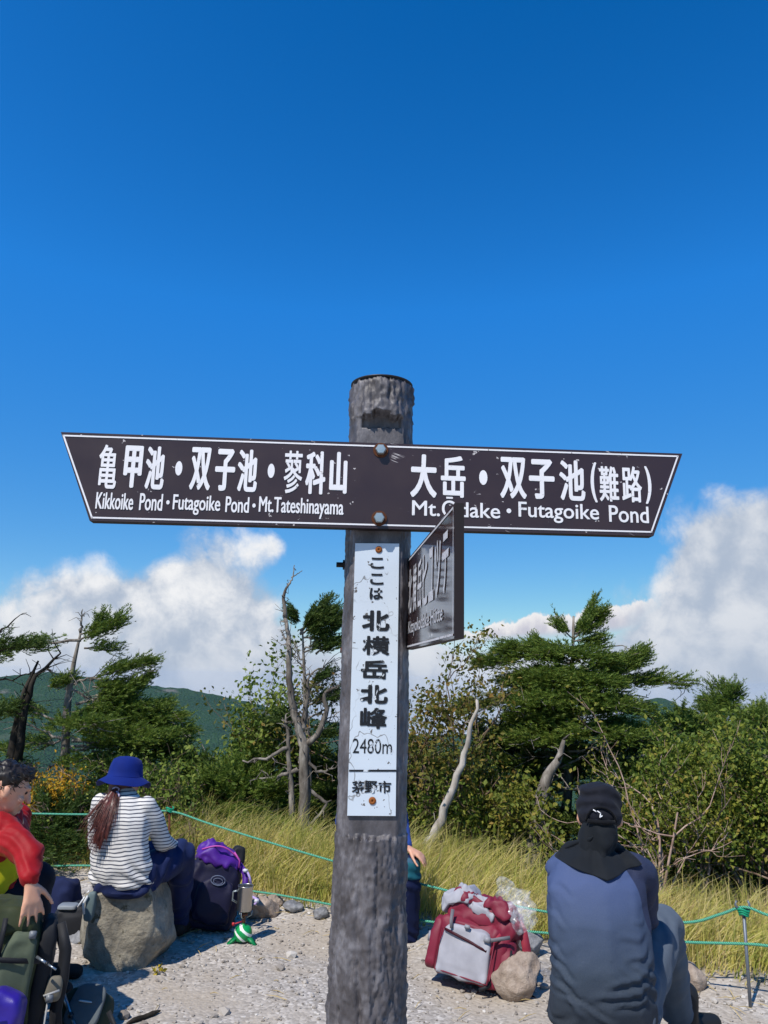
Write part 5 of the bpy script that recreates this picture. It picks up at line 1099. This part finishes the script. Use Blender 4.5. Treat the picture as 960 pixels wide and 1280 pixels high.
def red_pack():
    g = G(585, 1243); x, y = g.x + .03, g.y + .14; root = empty('backpack', Vector((x, y, gz(x, y))), 'open maroon and white backpack lying on the gravel right of the signpost', 'backpack')
    Rz = Matrix.Rotation(R(-24), 3, 'Z') @ Matrix.Rotation(R(7), 3, 'Y') @ Matrix.Rotation(R(-13), 3, 'X'); L = lambda a, b, c: Vector((x, y, .02)) + Rz @ Vector((a * .95, b, c * .80))
    mar = mat('maroon_nylon', None, .55, weave('641226', '7a1a32', 500), .35); whi = mat('white_nylon', None, .6, weave('8e8d94', 'a5a4aa', 500), .3)
    A = Acc(); softbox(A, L(.0, .0, .185), (.42, .25, .30), Rz, .36, (1.04, .94), .024, 1, 36); A.obj('main_bag', mar, root)
    A = Acc(); softbox(A, L(-.025, -.118, .165), (.285, .085, .245), Rz, .30, (1.06, .9), .022, 2, 36, fr=7); pk = A.obj('front_pocket', whi, root)
    A = Acc(); ribbon(A, [L(-.15, -.160, .275), L(-.08, -.1685, .262), L(0, -.1685, .245), L(.07, -.1665, .226), L(.105, -.160, .216)], .013, .008, side=Rz @ Vector((0, 0, 1))); A.obj('zip', mat('dark_red_zip', '3a0c18', .6), pk)
    A = Acc(); softbox(A, L(.195, -.02, .16), (.09, .20, .23), Rz, .5, (1.1, .8), .022, 3); A.obj('side_pocket', mar, root); A = Acc(); softbox(A, L(-.215, -.04, .17), (.07, .18, .26), Rz, .5, (1.1, .8), .015, 4); A.obj('side_pocket', mar, root)
    A = Acc(); softbox(A, L(.03, .03, .40), (.43, .27, .14), Rz @ Matrix.Rotation(R(9), 3, 'Y'), .45, (1.0, .84), .040, 5, 44, fr=10); ld = A.obj('lid', mar, root)
    A = Acc(); softbox(A, L(-.140, .0, .472), (.19, .22, .075), Rz @ Matrix.Rotation(R(-34), 3, 'Y'), .45, (1.1, .8), .036, 6, 34, fr=13); A.obj('lining', whi, ld); A = Acc(); softbox(A, L(.02, -.065, .462), (.19, .10, .045), Rz @ Matrix.Rotation(R(14), 3, 'Y') @ Matrix.Rotation(R(30), 3, 'X'), .5, (1, .8), .034, 7, 32, fr=15); A.obj('lining', whi, ld)
    A = Acc(); softbox(A, L(-.085, -.04, .500), (.13, .15, .055), Rz @ Matrix.Rotation(R(22), 3, 'Y'), .5, (1, .7), .030, 8, 28, fr=14); A.obj('flap', mar, ld); A = Acc(); softbox(A, L(.12, -.02, .475), (.18, .20, .07), Rz @ Matrix.Rotation(R(12), 3, 'Y'), .5, (1, .8), .032, 9, 28, fr=13); A.obj('flap', mar, ld)
    A = Acc(); ribbon(A, [L(.20, .02, .43), L(.25, .0, .38), L(.285, .0, .28), L(.295, .02, .18), L(.31, .02, .10), L(.33, .0, .05)], .045, .012); A.obj('strap', mat('red_strap', '98303f', .6, bump=(500, .4, .001)), root); A = Acc(); ribbon(A, [L(.16, -.12, .33), L(.13, -.14, .27), L(.12, -.15, .2)], .02, .006); A.obj('strap', mat('red_strap', '98303f', .6, bump=(500, .4, .001)), root)
    A = Acc(); add_tube(A, [L(.23, -.12, .26), L(.235, -.13, .16), L(.23, -.13, .03), L(.25, -.14, .01)], .006, 6); A.obj('webbing', M_black, root); A = Acc(); add_tube(A, [L(.33, .0, .05), L(.36, -.05, .03), L(.40, -.06, .02), L(.43, -.03, .03)], .006, 6); A.obj('webbing', M_black, root); A = Acc(); ribbon(A, [L(.16, -.10, .1), L(.14, -.15, .02), L(.10, -.17, -.01)], .018, .005); A.obj('webbing', M_black, root)
    A = Acc(); add_tube(A, [L(-.15 + .02 * math.cos(t) + (.27 if math.cos(t) > 0 else 0), -.162, .03 + (.25 if math.sin(t) > 0 else 0)) for t in np.linspace(.8, .8 + 6.283, 9)][1:8], .0035, 5); A.obj('piping', mar, pk)
    A = Acc(); ribbon(A, [L(.215, -.13, .33), L(.17, -.15, .31), L(.13, -.165, .29), L(.09, -.17, .285)], .018, .004); A.obj('strap', mat('grey_webbing', '6a686c', .6), root); A = Acc(); ribbon(A, [L(-.13, -.14, .40), L(-.12, -.165, .33), L(-.11, -.168, .29)], .018, .004); A.obj('strap', mat('grey_webbing', '6a686c', .6), root)
    for p, s in ((L(.10, -.170, .285), (.035, .012, .03)), (L(-.02, -.175, .325), (.03, .012, .02)), (L(.335, -.02, .05), (.04, .02, .03)), (L(-.245, -.10, .20), (.02, .03, .05))):
        A = Acc(); add_box(A, p, s, 0, Rz, .003); A.obj('buckle', mat('pale_buckle', '8d8d92', .45), root)
    return L, Rz
L, Rz = red_pack()
def film():
    def f(nt, b):
        b.inputs['Base Color'].default_value = (.9, .91, .95, 1); b.inputs['Roughness'].default_value = .22
    m = bpy.data.materials.new('clear_film'); m.use_nodes = True; nt = NT(m.node_tree); b = nt.n['Principled BSDF']; f(nt, b); b.inputs['Specular IOR Level'].default_value = .9
    tr = nt.new('ShaderNodeBsdfTransparent'); mx = nt.new('ShaderNodeMixShader'); n = nt.noise(obco(nt), 24, 4, .6); nt.l.new(nt.ramp(n, [(.42, .05), (.66, .24)]), mx.inputs[0]); nt.l.new(tr.outputs[0], mx.inputs[1]); nt.l.new(b.outputs[0], mx.inputs[2]); nt.l.new(mx.outputs[0], nt.n['Material Output'].inputs[0])
    A = Acc(); softbox(A, L(.16, -.01, .545), (.22, .13, .20), Rz @ Matrix.Rotation(R(-35), 3, 'Y'), .6, (1.15, .45), .05, 31, 34, fr=8); softbox(A, L(.23, -.05, .475), (.17, .12, .11), Rz @ Matrix.Rotation(R(30), 3, 'Y'), .6, (1, .8), .045, 32, 28, fr=9)
    o = A.obj('plastic_bag', m, None, False); tag(o, 'crumpled clear plastic bag on top of the open maroon backpack', 'bag')
film()
def purple_pack():
    g = G(250, 1168); x, y = g.x + .01, g.y + .13; root = empty('backpack', Vector((x, y, gz(x, y))), 'navy backpack with a bright purple lid standing right of the woman in stripes', 'backpack'); Rz = Matrix.Rotation(R(14), 3, 'Z') @ Matrix.Rotation(R(-10), 3, 'X') @ Matrix.Rotation(R(10), 3, 'Y')
    L = lambda a, b, c: Vector((x - .02, y, .0)) + Rz @ Vector((a, b, c * .88)); nav = mat('deep_navy_nylon', None, .6, weave('0a0920', '100e30', 400), .3); pur = mat('purple_nylon', None, .5, weave('3a1470', '501e8a', 400), .35)
    A = Acc(); softbox(A, L(0, 0, .24), (.37, .26, .42), Rz, .42, (1.08, .82), .026, 11, 34); A.obj('main_bag', nav, root)
    A = Acc(); softbox(A, L(.02, -.125, .19), (.24, .08, .26), Rz, .45, (1.05, .85), .018, 12); A.obj('front_pocket', nav, root)
    A = Acc(); softbox(A, L(.0, .0, .485), (.31, .25, .13), Rz @ Matrix.Rotation(R(14), 3, 'Y'), .6, (1.02, .75), .038, 13, 34, fr=12); ld = A.obj('lid', pur, root)
    A = Acc(); add_tube(A, [L(-.12 + .24 * t, -.09 - .03 * math.sin(t * 3.14), .515 + .05 * math.sin(t * 3.14) - .02 * t) for t in np.linspace(0, 1, 10)], .006, 6); add_tube(A, [L(.09, -.11, .53), L(.135, -.10, .48), L(.14, -.10, .43)], .006, 6); A.obj('piping', mat('pink_piping', 'b04a9c', .5), ld)
    A = Acc(); softbox(A, L(.13, .06, .50), (.10, .12, .13), Rz, .5, (1, .8), .01, 17); A.obj('hood', M_black, root)
    A = Acc(); add_tube(A, [L(.02 + .045 * math.cos(t), -.168 + .004 * math.cos(2 * t), .33 + .032 * math.sin(t)) for t in np.linspace(0, 6.28, 22)], .0035, 6); add_tube(A, [L(.02 + .03 * math.cos(t), -.170, .325 + .02 * math.sin(t)) for t in np.linspace(0, 6.28, 18)], .0025, 6); A.obj('emblem', mat('grey_print', '5c6478', .6), root)
    A = Acc(); ribbon(A, [L(.14, -.06, .45), L(.19, -.09, .40), L(.205, -.1, .32), L(.20, -.1, .22)], .04, .012); A.obj('strap', pur, root)
    A = Acc(); add_tube(A, [L(.17, -.10, .42), L(.20, -.12, .41), L(.22, -.12, .38), L(.235, -.12, .34)], .008, 6); A.obj('webbing', mat('lilac_webbing', 'b9a3d6', .6), root); A = Acc(); add_tube(A, [L(.20, -.12, .25), L(.25, -.14, .26), L(.30, -.15, .245), L(.28, -.16, .21)], .008, 6); A.obj('webbing', mat('lilac_webbing', 'b9a3d6', .6), root); A = Acc(); add_tube(A, [L(.21, -.14, .2), L(.23, -.15, .25)], .006, 6); A.obj('webbing', mat('lilac_webbing', 'b9a3d6', .6), root)
    for p in (L(.185, -.12, .42), L(.29, -.155, .235), L(.25, -.14, .20)): A = Acc(); add_box(A, p, (.03, .014, .022), 0, Rz, .003); A.obj('buckle', mat('white_buckle', 'c9c9cf', .4), root)
purple_pack()
def green_pack():
    g = P(8, 1300, 3.74); x, y = g.x - .075, 3.72; root = empty('backpack', Vector((x, y, gz(x, y))), 'tall olive green rucksack at the left edge under the hand of the man in red', 'backpack'); Rz = Matrix.Rotation(R(20), 3, 'Z') @ Matrix.Rotation(R(5), 3, 'Y')
    L = lambda a, b, c: Vector((x, y, .0)) + Rz @ Vector((a, b, c)); ol = mat('olive_nylon', None, .6, weave('2a301c', '3b4228', 400), .25); gr = mat('grey_green_mesh', None, .8, weave('464e3e', '5d6552', 900, fine=.6), .2)
    A = Acc(); softbox(A, L(0, 0, .265), (.34, .26, .53), Rz, .42, (1.05, .86), .018, 21); A.obj('main_bag', ol, root)
    A = Acc(); softbox(A, L(-.02, -.01, .535), (.33, .27, .13), Rz @ Matrix.Rotation(R(6), 3, 'Y'), .55, (1.02, .75), .022, 22); A.obj('lid', ol, root)
    A = Acc(); softbox(A, L(.06, -.135, .33), (.15, .07, .34), Rz, .5, (1.0, .8), .018, 23); A.obj('side_pocket', gr, root)
    A = Acc(); softbox(A, L(.165, -.02, .28), (.08, .20, .52), Rz, .45, (1, .85), .012, 24); A.obj('back_panel', M_black, root)
    A = Acc(); softbox(A, L(.225, -.10, .27), (.07, .05, .10), Rz, .6, (1, .9), .006, 25); A.obj('hip_pad', mat('tan_pad', '6d675a', .8), root)
    A = Acc(); ribbon(A, [L(.20, -.07, .52), L(.245, -.09, .42), L(.255, -.09, .30), L(.25, -.09, .18), L(.28, -.10, .04)], .05, .014); A.obj('strap', M_black, root)
    A = Acc(); add_tube(A, [L(.21, -.13, .24), L(.215, -.14, .10), L(.235, -.14, .02)], .004, 6); add_tube(A, [L(.21, -.13, .24), L(.19, -.14, .255), L(.25, -.14, .275)], .005, 6); A.obj('webbing', mat('grey_cord', '9a9a98', .6), root); A = Acc(); add_tube(A, [L(.07, -.175, .17), L(.055, -.17, .13), L(.05, -.165, .09)], .004, 6); A.obj('webbing', mat('grey_cord', '9a9a98', .6), root)
    for h in (.14, .40): A = Acc(); ribbon(A, [L(-.16, -.145, h), L(-.05, -.18, h + .01), L(.06, -.185, h + .005), L(.15, -.14, h - .01)], .02, .005, side=Rz @ Vector((0, 0, 1))); A.obj('compression_strap', M_black, root)
    A = Acc(); ribbon(A, [L(-.02, -.15, .56), L(-.02, -.165, .48), L(-.02, -.155, .40)], .02, .005); A.obj('lid_strap', M_black, root)
    for p in (L(.215, -.14, .245), L(.10, -.165, .50)): A = Acc(); add_box(A, p, (.03, .016, .03), 0, Rz, .003); A.obj('buckle', mat('grey_buckle', '6c7074', .4), root)
green_pack()
def low_kit():
    g = P(8, 1290, 3.5); x, y = g.x - .04, 3.5; A = Acc(); softbox(A, (x, y, .16), (.20, .18, .32), Matrix.Rotation(R(12), 3, 'Z') @ Matrix.Rotation(R(14), 3, 'Y'), .5, (1.05, .75), .014, 41); root = empty('stuff_sack', Vector((x, y, 0)), 'shiny violet stuff sack in front of the olive rucksack, bottom left corner', 'bag')
    A.obj('sack', mat('violet_nylon', None, .4, weave('1f0f6a', '2c1688', 300), .45), root); A = Acc(); add_tube(A, [Vector((x - .06, y - .09, .22)), Vector((x - .02, y - .11, .27)), Vector((x + .04, y - .10, .285))], .005, 6); A.obj('piping', mat('lilac_piping', '8a7ad0', .5), root)
    g = G(108, 1291); x, y = g.x, g.y - .01; root = empty('daypack', Vector((x, y, 0)), 'small dark daypack with a rounded grey mesh back, bottom left', 'backpack'); Rz = Matrix.Rotation(R(-14), 3, 'Z') @ Matrix.Rotation(R(-38), 3, 'X')
    A = Acc(); softbox(A, (x - .03, y + .05, .055), (.26, .13, .20), Rz, .5, (1, .9), .010, 42); A.obj('main_bag', cloth('dark_olive_nylon', '2c3226', '3a4030'), root)
    A = Acc(); softbox(A, Vector((x, y + .045, .065)) + Rz @ Vector((.0, -.065, .01)), (.17, .03, .18), Rz, .55, (1.05, .9), .004, 43); A.obj('back_panel', mat('grey_mesh', None, .8, weave('4d5355', '5e6466', 900, fine=.8), .2), root)
    A = Acc(); softbox(A, Vector((x, y + .045, .067)) + Rz @ Vector((.0, -.083, .02)), (.07, .006, .008), Rz, .6, (1, 1), .0, 44, 8); A.obj('badge', mat('pale_print', 'b4babb', .6), root)
    A = Acc(); ribbon(A, [Vector((x + .10, y - .02, .10)), Vector((x + .14, y - .04, .05)), Vector((x + .17, y - .06, .015)), Vector((x + .16, y - .08, .02))], .02, .005); A.obj('strap', M_black, root)
    def pole(a, b, r, lb, parts=True):
        o = empty('trekking_pole', b, lb, 'pole', 'trekking poles lying among the rucksacks'); A = Acc(); add_tube(A, [a, a.lerp(b, .55)], r, 10); add_tube(A, [a.lerp(b, .55), b], r * .72, 10); A.obj('shaft', mat('silver_shaft', '9aa0a4', .3, metal=.8), o)
        A = Acc(); add_tube(A, [a.lerp(b, .50), a.lerp(b, .58)], r * 1.5, 10); A.obj('clamp', M_buckle, o)
    pole(P(80, 1244, 3.95), P(97, 1292, 3.80), .009, 'silver trekking pole leaning on the grey mesh daypack'); pole(P(46, 1196, 3.62), P(70, 1212, 3.58), .006, 'thin silver pole sticking out beside the olive rucksack')
    # dark kit behind, in the shade between the two sitters
    g = G(86, 1176); x, y = g.x, g.y + .08; root = empty('gear_bag', Vector((x, y, 0)), 'black gear bag with a grey lid between the red jacket and the boulder', 'bag'); A = Acc(); softbox(A, (x, y, .09), (.26, .22, .19), Matrix.Rotation(R(10), 3, 'Z'), .45, (1.05, .85), .02, 45); A.obj('main_bag', M_black, root)
    A = Acc(); softbox(A, (x - .03, y - .06, .188), (.12, .09, .025), None, .4, (1, .9), .004, 46); A.obj('lid', mat('grey_lid', '7d8388', .5), root); A = Acc(); add_tube(A, [(x + .03, y - .07, .185), (x + .085, y - .05, .275)], .006, 8); A.obj('handle', mat('white_handle', 'd9dadb', .4), root)
    A = Acc(); ribbon(A, [(x - .17, y - .06, .2), (x - .19, y - .10, .1), (x - .17, y - .14, .02)], .03, .008); A.obj('strap', cloth('navy_strap', '16224e'), root)
    g = G(66, 1160); A = Acc(); softbox(A, (g.x, g.y + .1, .13), (.26, .2, .28), Matrix.Rotation(R(-20), 3, 'Z'), .5, (1.05, .8), .02, 47); root = empty('jacket_bundle', Vector((g.x, g.y + .1, 0)), 'navy bundle of clothing on the ground behind the man in red', 'clothing'); A.obj('bundle', cloth('navy_fleece', '141a36', '1d2546'), root)
    g = P(113, 1133, 4.58); root = empty('hip_pouch', g, 'small grey and white pouch hanging at the left hip of the woman in stripes', 'pouch'); A = Acc(); softbox(A, g, (.055, .05, .15), Matrix.Rotation(R(6), 3, 'Y'), .5, (1, .8), .008, 48); A.obj('pouch', mat('grey_green_fabric', '5f6f70', .7), root); A = Acc(); add_tube(A, [g + Vector((-.01, -.03, .06)), g + Vector((-.03, -.03, .02)), g + Vector((-.02, -.035, -.03))], .007, 6); A.obj('strap', mat('white_strap', 'c4c6c4', .6), root)
    a, b = G(158, 1283), G(200, 1268); A = Acc(); add_tube(A, wiggle(a + Vector((0, 0, .012)), b + Vector((0, 0, .016)), 8, .012, 5), [.004, .008, .011, .013, .012, .011, .012, .009, .004], 7); tag(A.obj('stick', M_barkd), 'dark broken stick lying on the gravel at the bottom', 'stick')
low_kit()
def stove():
    g = G(303, 1176); x, y = g.x, g.y + .01; z = gz(x, y); root = empty('gas_stove', Vector((x, y, z)), 'small camping stove on a green and white gas canister with green feet', 'stove')
    T = lambda h: Matrix.Translation((x, y, z + h))
    def can(nt, b):
        v = obco(nt); xx, yy, zz = nt.sep(v); s = nt.m('SINE', nt.m('ADD', nt.m('MULTIPLY', nt.m('SUBTRACT', xx, nt.m('MULTIPLY', zz, -1.2)), 95), nt.m('MULTIPLY', nt.noise(v, 14, 2), 2.2)))
        nt.l.new(nt.mix(nt.smooth(s, .45, .6), lin('0c8f4a'), lin('e4e8e2')), b.inputs['Base Color'])
    A = Acc(); add_lathe(A, [(.046, .012), (.054, .016), (.055, .05), (.054, .066), (.047, .082), (.030, .094), (.014, .098), (.012, .106)], T(0), 28); A.obj('canister', mat('green_white_canister', None, .35, can, .5), root)
    for a in (-2.6, -.5, 1.4):
        A = Acc(); d = Vector((math.cos(a), math.sin(a), 0)); s = Vector((-d.y, d.x, 0)) * .022; b = Vector((x, y, z)); 
        A.addl([b + d * .035 + s + Vector((0, 0, .045)), b + d * .035 - s + Vector((0, 0, .045)), b + d * .105 - s * .5 + Vector((0, 0, .0)), b + d * .105 + s * .5, b + d * .035 + s + Vector((0, 0, .03)), b + d * .035 - s + Vector((0, 0, .03)), b + d * .100 - s * .5 + Vector((0, 0, -.012)), b + d * .100 + s * .5 + Vector((0, 0, -.012))],
               [(0, 1, 2, 3), (7, 6, 5, 4), (0, 3, 7, 4), (1, 5, 6, 2), (0, 4, 5, 1), (3, 2, 6, 7)]); A.obj('foot', mat('green_plastic', '0d7a45', .45), root)
    A = Acc(); add_lathe(A, [(.010, .100), (.012, .125), (.009, .130), (.009, .145), (.022, .150), (.024, .162), (.016, .168)], T(0), 18); A.obj('burner', mat('brass_burner', '6b4a3a', .4, metal=.7), root)
    A = Acc()
    for a in (0.3, 2.4, 4.5): d = Vector((math.cos(a), math.sin(a), 0)); b = Vector((x, y, z)); add_tube(A, [b + d * .010 + Vector((0, 0, .135)), b + d * .045 + Vector((0, 0, .150)), b + d * .050 + Vector((0, 0, .176))], .003, 6)
    A.obj('pot_support', M_steel, root); A = Acc(); add_tube(A, [Vector((x - .01, y - .01, z + .118)), Vector((x - .05, y - .04, z + .112))], .004, 6); add_box(A, (x - .056, y - .045, z + .112), (.016, .006, .02), 0, None, .002); A.obj('valve', mat('red_valve', 'b8323a', .5), root)
    c = empty('cup', Vector((x, y, z + .177)), 'tall stainless steel cup standing on the small gas stove', 'cup'); A = Acc(); add_lathe(A, [(.040, .0), (.044, .003), (.0465, .14), (.0485, .143), (.0485, .146), (.0455, .146), (.0455, .142), (.043, .02), (.01, .015)], T(.177), 32)
    A.obj('body', mat('brushed_steel', 'b3b0ac', .32, metal=.95, bump=(60, .1, .001)), c); A = Acc()
    for s in (-1, 1): add_tube(A, [Vector((x - .046, y + s * .012, z + .177 + .115)), Vector((x - .075, y + s * .012, z + .177 + .11)), Vector((x - .078, y + s * .012, z + .177 + .06)), Vector((x - .046, y + s * .012, z + .177 + .045))], .003, 6)
    A.obj('handle', M_steel, c)
stove()
g = G(196, 1212); shrub('weed', 'tiny yellowing weed at the foot of the big boulder', g.x, g.y + .01, .12, .7, 1, 26, .035, leafmat('yellow_weed_leaves', [(0, (.10, .12, .02, 1)), (.6, (.45, .33, .03, 1)), (1, (.5, .4, .06, 1))], .2), low=.1, depth=3, thick=.003, cat='plant', jit=.012)
